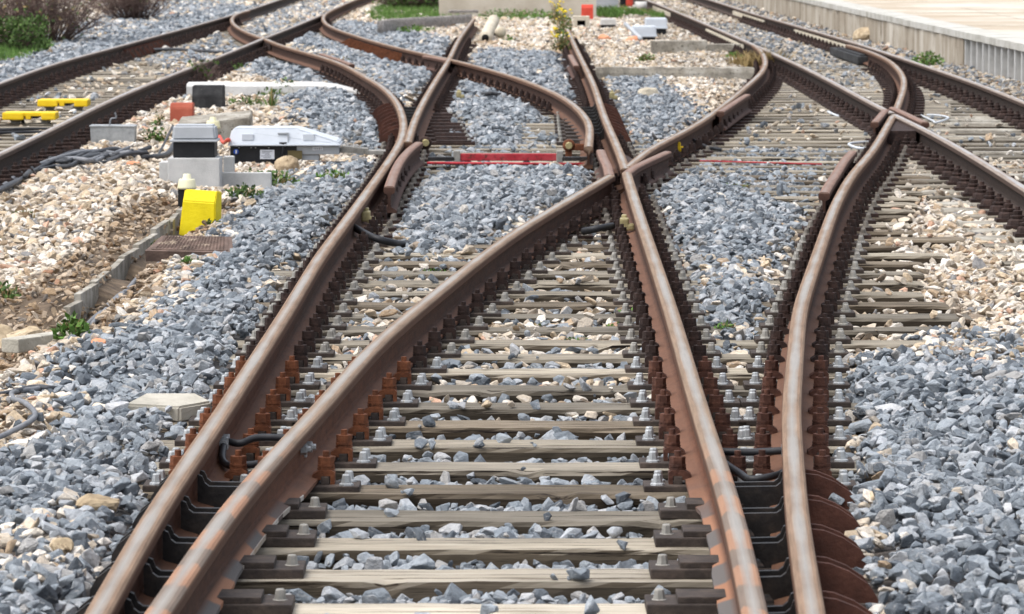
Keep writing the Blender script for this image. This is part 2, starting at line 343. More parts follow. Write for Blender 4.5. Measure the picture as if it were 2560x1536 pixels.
def track(pts, sig=.035, ext0=0, ext1=0):
    P = np.array([WS(x, y)[:2] for x, y in pts])
    P = P[np.argsort(P[:, 1])]
    if ext0:
        d = P[1]-P[0]; P = np.vstack([P[0]-d/abs(d[1])*ext0, P])
    if ext1:
        d = P[-1]-P[-2]; P = np.vstack([P, P[-1]+d/abs(d[1])*ext1])
    Y0, Y1 = P[0, 1], P[-1, 1]; st = .15
    pad = 6
    ys = np.arange(Y0-pad, Y1+pad+st, st); xs = np.interp(ys, P[:, 1], P[:, 0])
    s0 = (P[1, 0]-P[0, 0])/(P[1, 1]-P[0, 1]); s1 = (P[-1, 0]-P[-2, 0])/(P[-1, 1]-P[-2, 1])
    lo = ys < Y0; hi = ys > Y1
    xs[lo] = P[0, 0]+s0*(ys[lo]-Y0); xs[hi] = P[-1, 0]+s1*(ys[hi]-Y1)
    out = np.empty_like(xs)
    for i, y in enumerate(ys):
        w = np.exp(-.5*((ys-y)/max(.5, sig*y))**2); w /= w.sum()
        out[i] = (w*xs).sum()
    yy = np.concatenate([np.arange(Y0, Y1, .2), [Y1]])
    return np.stack([np.interp(yy, ys, out), yy], 1)
SG = {'X1': .02, 'R2n': .06, 'R3n': .035, 'R4n': .035, 'SL': .05, 'R2f': .05, 'R1': .028, 'X2': .022, 'R3f': .022, 'R4f': .022, 'CL': .05, 'CRn': .05, 'DLn': .06, 'DLf': .05, 'DR': .05}
TR = {k: track(v, SG.get(k, .03), ext0=(1.6 if k in ('R1', 'R2n', 'R3n', 'R4n') else (12 if k in ('DR', 'CL', 'DLn') else 0))) for k, v in RP.items()}
def rx(k, y): return float(np.interp(y, TR[k][:, 1], TR[k][:, 0]))
def rng(k): return TR[k][0, 1], TR[k][-1, 1]
HALF = [(0, 0), (.015, -.0006), (.024, -.0025), (.030, -.008), (.033, -.015), (.033, -.036), (.029, -.042), (.011, -.053), (.0085, -.08), (.0085, -.115), (.013, -.128), (.03, -.137)]
def profile(fl=.07, fr=.07, dz=0):
    r = HALF+[(fr, -.148), (fr, -.160)]; l = [(-x, z) for x, z in HALF[1:]]+[(-fl, -.148), (-fl, -.160)]
    return [(x, z+dz) for x, z in l[::-1]+r]
def sweep(name, path, mat, footf=None, parent=None, dz=None, toe=None, zoff=0):
    path = np.asarray(path); o0 = Vector((path[0, 0], path[0, 1], 0)) if parent is None else Vector((0, 0, 0))
    n = len(path); vs = []; run = []; toev = []; uvs = []; ftv = []; hsv = []; u = 0
    m = len(profile())
    for i in range(n):
        t = path[min(i+1, n-1)]-path[max(i-1, 0)]; t = t/np.linalg.norm(t); nx, ny = t[1], -t[0]
        fl, fr = footf(path[i, 1]) if footf else (.07, .07)
        d = dz(path[i, 1]) if dz else 0
        if i: u += np.linalg.norm(path[i]-path[i-1])
        for j, (x, z) in enumerate(profile(fl, fr)):
            zz = z
            if d and z > -.06: zz = z-d
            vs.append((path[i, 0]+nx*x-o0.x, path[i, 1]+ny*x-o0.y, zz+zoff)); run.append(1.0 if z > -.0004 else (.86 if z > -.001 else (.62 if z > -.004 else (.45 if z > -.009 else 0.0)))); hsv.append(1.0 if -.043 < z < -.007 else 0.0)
            toev.append(toe(path[i, 1]) if toe else 0); ftv.append(1.0 if z < -.13 else 0.0); uvs.append((u, j/m))
    fs = []
    for i in range(n-1):
        for j in range(m):
            a = i*m+j; b = i*m+(j+1) % m
            fs.append((a, b, b+m, a+m))
    fs.append(tuple(range(m))[::-1]); fs.append(tuple((n-1)*m+j for j in range(m)))
    me = bpy.data.meshes.new(name); me.from_pydata(vs, [], fs); me.materials.append(mat)
    at = me.attributes.new('run', 'FLOAT', 'POINT'); at.data.foreach_set('value', run)
    at = me.attributes.new('toe', 'FLOAT', 'POINT'); at.data.foreach_set('value', toev)
    yo = np.array([v[1]+o0.y for v in vs]); at = me.attributes.new('org', 'FLOAT', 'POINT'); at.data.foreach_set('value', (np.clip((yo-11.5)/1.2, .25, 1)*np.clip((19.0-yo)/5, 0, 1)).astype(np.float32))
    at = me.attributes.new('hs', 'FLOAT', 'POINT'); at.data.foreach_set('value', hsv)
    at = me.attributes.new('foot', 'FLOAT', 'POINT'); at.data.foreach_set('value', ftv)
    uv = me.uv_layers.new(name='UVMap'); li = np.empty(len(me.loops), int); me.loops.foreach_get('vertex_index', li)
    uv.data.foreach_set('uv', np.array(uvs)[li].ravel())
    bm = bmesh.new(); bm.from_mesh(me); bmesh.ops.recalc_face_normals(bm, faces=bm.faces); bm.to_mesh(me); bm.free()
    o = put(name, me, parent, o0); return o
YT = 12.85      # heel of the visible slide plates
def foot_R3(y):
    return (.07 if y > 12.6 else .03, .07 if y > 13.0 else (.045+.025*max(0, (y-12.5)/.5) if y > 12.5 else .045+(.006 if y < 11.2 else 0)))
def foot_R2(y):
    return (.07 if y > 12.7 else (.05 if y > 11.4 else .06), .07 if y > 12.6 else .03)
def toe(y): return float(np.clip((13.2-y)/1.0, 0, 1))
TRK = {}
def ground_edge(o, k, footf, side, y0, y1):
    b = MB(); ye = np.arange(y0, y1, .06); vs = []; fs = []
    for y in ye:
        f = footf(y)[1 if side > 0 else 0]*side
        for dx, z in ((-.002, -.1465), (.0012, -.1470), (.0012, -.1605), (-.002, -.1605)): vs.append((rx(k, y)+f+side*dx-o.location.x, y-o.location.y, z))
    for i in range(len(ye)-1):
        for j in range(4): fs.append([i*4+j, i*4+(j+1) % 4, (i+1)*4+(j+1) % 4, (i+1)*4+j])
    fs += [[3, 2, 1, 0], [(len(ye)-1)*4+j for j in range(4)]]
    b.add(vs, fs); b.obj('ground_edge', M['raw_steel'], o)
def rail(k, name, mat, label, cat='rail', **kw):
    TRK[k] = tag(sweep(name, TR[k], mat, **kw), label, cat); return TRK[k]
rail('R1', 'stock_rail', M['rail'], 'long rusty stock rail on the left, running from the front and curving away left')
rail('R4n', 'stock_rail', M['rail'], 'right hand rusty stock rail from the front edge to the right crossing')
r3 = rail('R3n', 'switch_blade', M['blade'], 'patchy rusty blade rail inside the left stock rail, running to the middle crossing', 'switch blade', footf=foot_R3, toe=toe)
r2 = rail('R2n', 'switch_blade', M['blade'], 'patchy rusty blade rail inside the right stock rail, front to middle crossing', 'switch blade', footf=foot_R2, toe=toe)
ground_edge(r3, 'R3n', foot_R3, 1, 11.5, 12.95)
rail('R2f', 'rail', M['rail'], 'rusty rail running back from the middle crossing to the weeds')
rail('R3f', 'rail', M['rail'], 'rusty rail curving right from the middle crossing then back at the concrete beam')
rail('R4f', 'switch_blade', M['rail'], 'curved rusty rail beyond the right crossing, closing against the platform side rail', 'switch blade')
def sl_foot(y): return (.03 if y < 37 else .07, .07)
def sl_dz(y): return max(0, .03*(1-(y-30.5)/2.5)) if y < 33 else 0
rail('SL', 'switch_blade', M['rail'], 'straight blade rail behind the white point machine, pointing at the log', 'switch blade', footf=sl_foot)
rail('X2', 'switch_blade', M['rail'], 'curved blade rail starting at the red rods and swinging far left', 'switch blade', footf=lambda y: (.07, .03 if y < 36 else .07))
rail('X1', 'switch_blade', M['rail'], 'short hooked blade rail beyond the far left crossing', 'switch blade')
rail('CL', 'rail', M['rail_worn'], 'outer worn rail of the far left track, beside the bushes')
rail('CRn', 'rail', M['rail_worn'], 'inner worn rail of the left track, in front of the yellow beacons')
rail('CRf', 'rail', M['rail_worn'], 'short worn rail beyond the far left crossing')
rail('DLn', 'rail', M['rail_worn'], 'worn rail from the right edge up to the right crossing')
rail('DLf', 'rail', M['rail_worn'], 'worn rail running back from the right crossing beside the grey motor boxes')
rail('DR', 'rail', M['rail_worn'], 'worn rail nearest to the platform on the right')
def short(name, pts, parent, label=None, cat='guard rail', mat='guard', zoff=0, group=None, foot=(.045, .045)):
    p = bez([WS(x, y) for x, y in pts], 6); a = np.array([q[:2] for q in p])
    o = sweep(name, a, M[mat], parent=None, footf=lambda y: foot, zoff=zoff)
    if parent:
        o.parent = parent; o.location = o.location-parent.location
    if label: tag(o, label, cat, group)
    return o, a
GR = []
def gd(*a, **k):
    o, p = short(*a, **k); GR.append(p); return o
# wings of the middle crossing belong to the two near rails
gd('wing_rail', [(1524,436),(1518,412),(1509,393),(1502,374)], r3)
gd('wing_rail', [(1567,430),(1590,414),(1628,396),(1668,378)], r2)
gd('wing_rail', [(2231,271),(2255,282),(2285,296),(2313,309)], TRK['R4f'], zoff=.012)
gd('wing_rail', [(2214,277),(2206,285),(2197,296),(2186,308)], TRK['DLf'], zoff=.012)
gd('guard_rail', [(1046,362),(1022,381),(1000,408),(984,441),(973,474)], None, 'short dark guard rail inside the left rail, beside the point machine', zoff=.02)
gd('guard_rail', [(2131,384),(2112,405),(2090,440),(2072,468),(2060,489)], None, 'short brown guard rail with flared ends left of the right hand curve', zoff=.02)
gd('guard_rail', [(1868,241),(1852,250),(1825,268),(1801,284)], None, 'short tall guard rail on the curve right of the middle crossing', zoff=.02)
gd('guard_rail', [(804,134),(842,146),(880,160)], None, 'far left short guard rail beside the curved rail', zoff=.0)
gd('guard_rail', [(1441,166),(1432,150),(1426,139)], None, 'stub of a guard rail left of the straight far rail', zoff=.01)
gd('guard_rail', [(1062,139),(1092,144),(1118,150)], None, 'stub guard rail at the far diamond crossing', zoff=.0)
# crossing noses
def nose(label, pxs, zt=-.012, h=.14):
    P = [WS(x, y) for x, y in pxs]; c = sum(P, Vector())/len(P); n = len(P); b = MB()
    vs = [(p-c)+Vector((0, 0, zt)) for p in P]+[(p-c)+Vector((0, 0, zt-h)) for p in P]
    b.add(vs, [list(range(n)), list(range(n, 2*n))[::-1]]+[[i, (i+1) % n, (i+1) % n+n, i+n] for i in range(n)])
    o = b.obj('crossing_nose', M['rust_dark'], None, c); tag(o, label, 'rail crossing'); return o
nose('steel nose block of the middle crossing where four rails meet', [(1562,424),(1571,412),(1590,398),(1552,376)])
nose('wide dark nose block of the right crossing between two diverging rails', [(2234,283),(2272,302),(2290,318),(2246,318),(2216,318),(2222,300)], -.03, .13)
nose('small dark nose block of the far left crossing', [(660,98),(672,92),(690,100),(676,104)], -.03)
# ------------------------------------------------------------------ fastenings (shared meshes)
def hexprof(b, c, r, z0, z1, n=6, top=1.0):
    b.lathe([(r, z0), (r*top, z1)], c, n, False)
ZP = -.162; ZS = -.182       # top of plate, top of sleeper
def clip_bm(b, s):
    # bridge shaped clip: pad on the foot, arch, outer leg
    poly = [(.052, .014), (.052, .030), (.074, .044), (.112, .044), (.122, .036), (.122, 0), (.108, 0), (.108, .026), (.082, .026), (.078, .014)]
    b.prism([(x*s, z+ZP+.0) for x, z in poly], .058)
def bolt_bm(b, x):
    hexprof(b, (x, 0, 0), .028, ZP+.044, ZP+.050, 12); hexprof(b, (x, 0, 0), .024, ZP+.050, ZP+.0525, 12); hexprof(b, (x, 0, 0), .027, ZP+.0525, ZP+.060, 12)
    hexprof(b, (x, 0, 0), .0255, ZP+.060, ZP+.084); hexprof(b, (x, 0, 0), .0105, ZP+.084, ZP+.102, 10)
def screw_bm(b, x, y):
    b.lathe([(.024, ZP), (.023, ZP+.005), (.0165, ZP+.008), (.0130, ZP+.031), (.0105, ZP+.034)], (x+(.005 if y > 0 else 0), y, 0), 7, False)
def block_bm(b, s):   # shoulder block under the clip
    b.box((s*.092, 0, ZP+.012), (.026, .062, .026), bev=.003)
def me_plate():
    b = MB(); b.box((0, 0, ZP-.0105), (.40, .15, .021), bev=.004); block_bm(b, 1); block_bm(b, -1); return b.mesh('base_plate', M['plate'])
PL = me_plate()
def one(fn, name, mat, *a):
    b = MB(); fn(b, *a); return b.mesh(name, M[mat])
def clipset(b, s):
    clip_bm(b, s)
HW = {}
for c in ('rust_dark', 'rust_orange', 'rust_mid'):
    for s in (-1, 1):
        HW[c, 'clip', s] = one(clipset, 'rail_clip', c, s); HW[c, 'bolt', s] = one(bolt_bm, 'clip_bolt', c, s*.094)
for g in ('galv', 'galv_dull'):
    for s in (-1, 1):
        for t in (-1, 1): HW[g, 'screw', s, t] = one(screw_bm, 'coach_screw', g, s*.158, t*.045)
def me_far(galv=True, sides=(-1, 1), bell=False):
    b = MB(); b.box((0, 0, ZP-.0105), (.40, .15, .021))
    for s in sides:
        if bell:
            b.lathe([(.062, ZP), (.056, ZP+.028), (.036, ZP+.042), (.044, ZP+.046), (.044, ZP+.056), (.026, ZP+.060), (.028, ZP+.084), (.016, ZP+.088), (.014, ZP+.108)], (s*.125, 0, 0), 8, False)
        else: clip_bm(b, s); bolt_bm(b, s*.094)
        if galv and not bell:
            b.m = 1; screw_bm(b, s*.158, -.045); screw_bm(b, s*.158, .045); b.m = 0
    return b.mesh('base_plate', [M['rust_dark'], M['galv_far']])
FAR = me_far(); FARN = me_far(False); FARB = me_far(False, bell=True)
# slide chair with brace fins; s=+1: stock rail has its outside at +x
def me_fin(s, mat):
    b = MB()
    poly = [(.03, -.05), (.07, -.055), (.12, -.075), (.165, -.105), (.19, -.14), (.198, ZP), (.03, ZP)]
    b.prism([(x*s, z) for x, z in poly], .022); return b.mesh('brace_fin', M[mat])
def me_finshort(s, mat):
    b = MB(); poly = [(.03, -.06), (.07, -.066), (.10, -.09), (.118, -.12), (.12, ZP), (.03, ZP)]
    b.prism([(x*s, z) for x, z in poly], .02); return b.mesh('brace_fin', M[mat])
def me_rib(s, L):
    b = MB(); o = -s
    poly = [(.02, ZP), (.02, -.052), (.034, -.058), (.042, -.078), (.055, -.088), (L, -.090), (L+.01, -.098), (L+.01, -.13), (L-.03, -.13), (L-.045, ZP+.012), (L-.045, ZP)]
    b.prism([(x*o, z) for x, z in poly], .02); return b.mesh('slide_rib', M['slide'])
def me_slideplate(s):
    b = MB(); b.box((-s*.10, 0, ZP-.0075), (.60, .17, .027), bev=.004); b.box((-s*.235, 0, ZP+.014), (.17, .14, .018), bev=.003)
    return b.mesh('slide_chair', M['plate'])
def me_slidefar(s):
    b = MB(); b.box((-s*.19, 0, ZP-.0075), (.76, .15, .027), bev=.004); b.box((-s*.40, 0, ZP+.010), (.28, .11, .014), bev=.003)
    return b.mesh('slide_chair', M['rust_dark'])
SFAR = {s: me_slidefar(s) for s in (-1, 1)}
SLD = {}
SCFAR = {s: one(screw_bm, 'coach_screw', 'galv_dull', -s*.52, 0) for s in (-1, 1)}
for s in (-1, 1):
    SLD[s] = (me_slideplate(s), me_fin(s, 'rust_fin'), me_rib(s, .1), one(screw_bm, 'coach_screw', 'galv_dull', -s*.365, 0), me_finshort(s, 'slide'))
def sub(name, me, p, loc=(0, 0, 0)):
    return put(name, me, p, loc)
def fasten(sl, lx, dzp, detail, hw='rust_dark', g='galv_dull', skip=(), bell=False):
    if not detail:
        return sub('base_plate', FARB if bell else (FARN if bell is None else FAR), sl, (lx, 0, dzp))
    p = sub('base_plate', PL, sl, (lx, 0, dzp))
    for s in (-1, 1):
        if (s, 'all') in skip: continue
        sub('rail_clip', HW[hw, 'clip', s], p); sub('clip_bolt', HW[hw, 'bolt', s], p)
        if (s, 'screw') in skip: continue
        for t in (-1, 1): sub('coach_screw', HW[g, 'screw', s, t], p)
    return p
# ------------------------------------------------------------------ sleepers
SLP = []     # (cx, cy, halflen, halfw, angle)
def sleeper_mesh(L, wd=.25, th=.15, mat='wood', seed=0, near=True):
    rs = random.Random(seed); b = MB(); nx = max(6, int(L/(.06 if near else .4))); vs = []; fs = []
    prof = [(-wd/2, -th), (-wd/2+.002, -.05), (-wd/2, -.016), (-wd/2+.008, -.003), (-wd/4, 0), (0, 0), (wd/4, 0), (wd/2-.008, -.003), (wd/2, -.016), (wd/2-.002, -.05), (wd/2, -th)]
    m = len(prof); bow = rs.uniform(-.01, .01); ph = rs.uniform(0, 6)
    sp = [0]*m
    for i in range(nx+1):
        x = -L/2+L*i/nx
        for j in range(m): sp[j] = sp[j]*.6+rs.gauss(0, .0011)
        chip = rs.uniform(.006, .02) if rs.random() < .035 else 0
        for j, (y, z) in enumerate(prof):
            yy = y+bow*math.sin(x*1.3+ph)+sp[j]*(1.3 if j in (1, 2, 3, 7, 8, 9) else .4)
            zz = z+sp[(j*3+1) % m]*(.5 if j in (4, 5, 6) else .9)-(.004 if i in (0, nx) else 0)
            if j in (4, 5, 6): zz = min(zz, .001)
            if chip and j in (2, 3): zz -= chip; yy += chip*.7
            vs.append((x, yy, zz))
    for i in range(nx):
        for j in range(m-1):
            a = i*m+j; fs.append([a, a+1, a+m+1, a+m])
    fs.append(list(range(m))[::-1]); fs.append([nx*m+j for j in range(m)])
    b.add(vs, fs, False); return b.mesh('sleeper', M[mat])
ORD = ['first', 'second', 'third', 'fourth', 'fifth', 'sixth', 'seventh', 'eighth', 'ninth', 'tenth', 'eleventh', 'twelfth', 'thirteenth', 'fourteenth', 'fifteenth', 'sixteenth', 'seventeenth', 'eighteenth', 'nineteenth', 'twentieth']
def add_sleeper(cx, cy, L, ang, mat, label, group, near=True, wd=.25, seed=None):
    me = sleeper_mesh(L, wd, .15, mat, seed if seed is not None else len(SLP), near)
    o = put('sleeper', me, None, (cx, cy, ZS), ang); tag(o, label, 'sleeper', group)
    # fastenings are modelled in rail coordinates: raise them back by ZS
    SLP.append((cx, cy, L/2, wd/2, ang)); return o
class Lift:      # children use z relative to rail top
    pass
def child_x(cx, cy, ang, k, iters=3):
    """local x on a sleeper where rail k crosses it"""
    lx = 0
    for _ in range(iters):
        y = cy+lx*math.sin(ang)
        lx = (rx(k, y)-cx)/math.cos(ang)
    return lx
# set M : the near turnout
ys = []; y = 8.62
while y < 33.6: ys.append(y); y += .6+random.uniform(-.025, .025)
Yhw0, Yhw1 = 12.9, 16.3
for i, y in enumerate(ys):
    l = rx('R1', y)-.42; r = (rx('R4n', y) if y < 32 else rx('R2f', y)+1.2)+random.choice([.42, .5, .62, .72])
    if y > 25: r = (rx('R4n', y) if y < rng('R4n')[1] else 2.9)+.40
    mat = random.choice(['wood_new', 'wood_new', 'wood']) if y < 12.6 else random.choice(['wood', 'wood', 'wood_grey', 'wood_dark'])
    first = i-1
    if 0 <= first < 20: lab = 'timber sleeper, %s from the front edge, under the near rails' % ORD[first]
    else: lab = 'weathered timber sleeper of the near turnout, twenty first or further from the front' if first >= 20 else 'pale timber sleeper cut by the front edge of the photo'
    cx = (l+r)/2
    o = add_sleeper(cx, y, r-l, random.uniform(-.004, .004), mat, lab, 'timber sleepers under the near turnout')
    det = y < 24; hw = 'rust_orange' if Yhw0 < y < Yhw1-.6 or (Yhw0 < y < Yhw1 and random.random() < .5) else 'rust_dark'
    g = 'galv' if y < 17 else 'galv_dull'
    ks = []
    if y < rng('R4n')[1]: ks.append('R4n')
    ks.append('R1')
    for a in ('R2n', 'R2f', 'R3n', 'R3f'):
        if rng(a)[0] <= y <= rng(a)[1]: ks.append(a)
    if y < YT:
        for k, s, sx in (('R1', -1, 'R3n'), ('R4n', 1, 'R2n')):
            pl, fin, rib, scr, fin2 = SLD[s]
            p = sub('slide_chair', pl, o, (rx(k, y)-cx, 0, -ZS))
            gap = abs(rx(sx, y)-rx(k, y)); rib = me_rib(s, max(.07, gap-.04))
            for t in (-.052, .052):
                sub('slide_rib', rib, p, (0, t, 0)); sub('brace_fin', fin if s > 0 else fin2, p, (0, t, 0))
            sub('coach_screw', scr, p)
    else:
        for q, k in enumerate(ks):
            x = rx(k, y); skip = set()
            for k2 in ks:
                if k2 == k: continue
                d = rx(k2, y)-x; s = 1 if d > 0 else -1
                if abs(d) < .17: skip.add((s, 'all'))
                if abs(d) < .26: skip.add((s, 'screw'))
            fasten(o, x-cx, -ZS-.0012*q, det, 'rust_mid' if hw == 'rust_orange' and k in ('R2n', 'R4n') else hw, g, skip)
# set S : the far turnout between the curve and the straight rails
y = ys[-1]+.6
nS = 0
while y < 62:
    l = min(rx('R1', y), rx('SL', y))-.42; r = rx('R2f', min(y, rng('R2f')[1]))+.45
    if y > 50: l = rx('SL', y)-.45
    o = add_sleeper((l+r)/2, y, r-l, 0, random.choice(['wood', 'wood_grey']), 'old timber sleeper of the far turnout behind the red rods', 'timber sleepers under the far turnout', False)
    slide = y < 39.5
    for q, k in enumerate(('R1', 'SL', 'R2f', 'X2')):
        if not (rng(k)[0] <= y <= rng(k)[1]) or not (l-.1 < rx(k, y) < r+.1): continue
        if slide and k in ('R1', 'R2f'):
            s = -1 if k == 'R1' else 1; kk = 'SL' if k == 'R1' else 'X2'
            gap = abs(rx(kk, max(y, rng(kk)[0]))-rx(k, y))
            pl, fin, rib, scr, fin2 = SLD[s]; pl, scr = (SFAR[s], SCFAR[s]) if s < 0 else (pl, scr)
            p = sub('slide_chair', pl, o, (rx(k, y)-(l+r)/2, 0, -ZS)); rib = me_rib(s, max(.07, gap-.04))
            for t in (-.042, .042): sub('slide_rib', rib, p, (0, t, 0)); sub('brace_fin', fin, p, (0, t, 0))
            sub('coach_screw', scr, p)
        elif not slide: fasten(o, rx(k, y)-(l+r)/2, -ZS-.0012*q, False, bell=None)
    y += .6
# set B : the diverging track to the right
y = ys[-1]+.6
while y < 52:
    l = rx('R3f', y)-.45; r = (rx('R4n', y) if y < rng('R4n')[1] else rx('R4f', y))+.45
    if y < 36.5: l = max(l, rx('R2f', y)+.5)
    o = add_sleeper((l+r)/2, y, r-l, 0, random.choice(['wood', 'wood_grey']), 'grey timber sleeper of the crossover between the middle and right crossings', 'timber sleepers under the crossover', False)
    for q, k in enumerate(('R3f', 'R4n', 'R4f', 'DLf')):
        if rng(k)[0] <= y <= rng(k)[1] and l < rx(k, y) < r: fasten(o, rx(k, y)-(l+r)/2, -ZS-.0012*q, False, bell=None)
    y += .6
# sets C and D : the two side tracks
def side(ka, kb, y0, y1, lab, grp, mat, kbs=None, off=.45, bell=True):
    y = y0
    while y < y1:
        a = next((k for k in ka if rng(k)[0] <= y <= rng(k)[1]+.3), None)
        if a is None: y += .6; continue
        xa = rx(a, y)
        ang = -math.atan((rx(a, min(y+.5, rng(a)[1]))-rx(a, min(y+.5, rng(a)[1])-1)))
        # walk to the other rail
        xb = xa; yb = y
        b = None
        for k in kb:
            if rng(k)[0] <= y <= rng(k)[1]+.3: b = k
        if b is None: y += .6; continue
        lxb = 1.5
        for _ in range(4):
            yb = y+lxb*math.sin(ang); lxb = (rx(b, yb)-xa)/math.cos(ang)
        L = lxb+2*off; mid = lxb/2
        o = add_sleeper(xa+mid*math.cos(ang), y+mid*math.sin(ang), L, ang, random.choice(mat), lab, grp, False)
        fasten(o, -lxb/2, -ZS, False, bell=bell); fasten(o, lxb/2, -ZS-.001, False, bell=bell)
        y += .6
side(('CL',), ('CRn', 'CRf'), 24, 74, 'grey timber sleeper of the left track with the yellow beacons', 'sleepers under the left track', ['wood', 'wood_grey'])
side(('DLn', 'DLf'), ('DR',), 14.0, 76, 'mossy grey sleeper of the right track beside the platform', 'sleepers under the right track', ['wood_grey', 'concrete_old'], off=.42)
# ------------------------------------------------------------------ ground levels and ballast fields (display px polygons)
GX0, GX1, GY0, GY1, DX, DY = -16.0, 16.0, 7.4, 112.0, .05, .1
gx = np.arange(GX0, GX1, DX); gy = np.arange(GY0, GY1, DY); XX, YY = np.meshgrid(gx, gy)
TAN = np.ones_like(XX)*.95; LEV = np.ones_like(XX)*-.17
def inside(poly, X, Y):
    c = np.zeros(X.shape, bool); n = len(poly)
    for i in range(n):
        x1, y1 = poly[i]; x2, y2 = poly[(i+1) % n]
        if y1 == y2: continue
        k = ((y1 > Y) != (y2 > Y)) & (X < (x2-x1)*(Y-y1)/(y2-y1)+x1); c ^= k
    return c
def field(pts, tan=None, lev=None):
    P = [W(x, y, -.18)[:2] for x, y in pts]; m = inside(P, XX, YY)
    if tan is not None: TAN[m] = tan
    if lev is not None: LEV[m] = lev
LO = -.233; CO = -.135
def band(ka, kb, y0, y1, tan, lev, ma=0, mb=0):
    """field between two rails for a stretch of Y"""
    def xr(k, off):
        return np.interp(gy, TR[k][:, 1], TR[k][:, 0])[:, None]+off
    m = (XX > xr(ka, ma)) & (XX < xr(kb, mb)) & (YY > y0) & (YY < y1)
    if tan is not None: TAN[m] = tan
    if lev is not None: LEV[m] = lev
# left grey shoulder of the near turnout
field([(545,535),(600,480),(720,415),(860,395),(930,390),(960,420),(300,1600),(-400,1700),(-400,1130),(0,1090),(120,1040),(150,960),(60,905),(180,860),(330,800),(430,710),(500,610)], .05, -.15)
field([(-200,1280),(180,1270),(300,1290),(260,1400),(130,1484),(-200,1500)], .42, -.17)
field([(660,235),(760,215),(880,225),(950,250),(960,330),(930,392),(860,380),(830,345),(720,300)], .03, -.15)
field([(560,130),(640,105),(760,140),(900,200),(930,260),(800,215),(600,190)], .05, -.17)
field([(0,160),(300,90),(560,20),(640,-10),(600,-30),(480,-20),(250,40),(0,120)], .3, -.2); band('CL', 'CL', 22, 90, .04, -.19, -1.25, 0)
band('CL', 'CRn', 22, 66, .7, LO-.022)
field([(440,150),(620,140),(560,190),(400,230),(330,215),(420,180)], .9, -.18)
field([(330,145),(620,60),(640,95),(480,160)], .25, -.2)
field([(640,0),(860,0),(780,50),(640,90),(560,50)], .5, -.2)
field([(640,95),(780,50),(900,85),(1050,120),(1110,130),(990,250),(960,260),(900,190),(760,130)], .05, -.15)
field([(800,55),(900,60),(1000,80),(1100,100),(1110,145),(1030,125),(880,92),(800,75)], .08, -.17)
band('SL', 'X2', 30, 50, .03, -.145)
band('X2', 'R2f', 32, 52, .1, LO+.02)
field([(1110,165),(1180,130),(1370,150),(1420,310),(1400,345),(1040,345),(1090,240)], .03, -.145)
field([(1110,150),(1180,125),(1370,135),(1385,190),(1300,195)], .1, -.16)
field([(1450,185),(1540,180),(1620,215),(1720,280),(1620,340),(1520,370),(1490,300)], .06, -.15)
band('R3f', 'R4n', 26, 60, .6, LO-.026)
field([(1700,372),(2000,372),(1990,396),(1680,396)], .95, LO+.022)
band('DLf', 'R4f', 40, 56, .45, LO+.05); band('DLf', 'DR', 44, 75, .5, -.2)
band('R4n', 'DR', 33, 44, .5, LO-.026)
band('DLn', 'DR', 20, 45, .6, LO-.026)
field([(2230,440),(2700,430),(2700,620),(2420,620),(2260,520)], .97, LO-.012)
# near turnout bays
band('R1', 'R4n', 7, 34, .55, LO)
band('R1', 'R4n', 7, 15.3, .04, LO-.004)
band('R1', 'R4n', 7, 11.2, .04, -.218); band('R1', 'R4n', 7, 10.3, .04, -.188)
band('R1', 'R4n', 27.2, 34, .12, LO+.02)
field([(1000,455),(1130,415),(1330,410),(1455,415),(1400,450),(1200,565),(1090,625),(985,605),(960,545),(930,510)], .02, CO)
field([(1580,440),(1700,430),(1800,470),(1910,500),(1950,520),(1890,640),(1880,760),(1840,830),(1740,835),(1690,780),(1640,660)], .03, CO)
field([(1640,655),(1880,650),(1890,700),(1700,700)], .4, -.16)
field([(1700,770),(1850,770),(1850,835),(1720,835)], .05, -.16)
field([(1000,850),(1550,850),(1550,925),(1000,925)], .25, LO+.01)
field([(640,640),(930,640),(1000,720),(1550,720),(1550,850),(700,850)], .7, LO+.02)
# right of the near turnout
field([(2040,400),(2700,380),(2700,860),(2080,860)], .95, -.2)
field([(1990,860),(2100,850),(2250,850),(2700,850),(3600,850),(3600,1700),(2100,1700)], .06, -.15)
band('DLn', 'DR', 8, 30, .6, LO-.026)
field([(2020,420),(2260,420),(2330,600),(2320,860),(1960,860)], .9, LO-.006)
field([(2200,800),(2700,790),(2700,890),(2200,890)], .5, -.165)
# general outfield mixture on the right, towards the platform
field([(2160,120),(2600,250),(2600,150),(2200,60)], .5, -.24)
mR = (XX < np.interp(gy, TR['R1'][:, 1], TR['R1'][:, 0])[:, None]) & (XX > np.interp(gy, TR['R1'][:, 1], TR['R1'][:, 0])[:, None]-.6) & (YY < 12.9)
LEV[mR] = -.105
r4x = np.interp(gy, TR['R4n'][:, 1], TR['R4n'][:, 0])[:, None]
LEV[(XX > r4x+.13) & (XX < r4x+.6) & (YY < 12.9)] = -.112
field([(540,300),(830,300),(900,345),(860,395),(760,402),(700,470),(540,470),(400,480),(380,380)], None, -.215)
field([(640,440),(730,400),(850,400),(800,450)], .35, -.19)
band('SL', 'X2', 30.2, 33.0, .1, LO, .1, 0); band('SL', 'SL', 33, 39.2, None, LO-.02, -.1, .40); band('X2', 'X2', 30.6, 38, None, LO-.02, -.5, .05)
band('DR', 'DR', 40, 112, .6, -.27, .35, 4)
field([(430,222),(740,222),(700,242),(430,244)], .4, -.245)
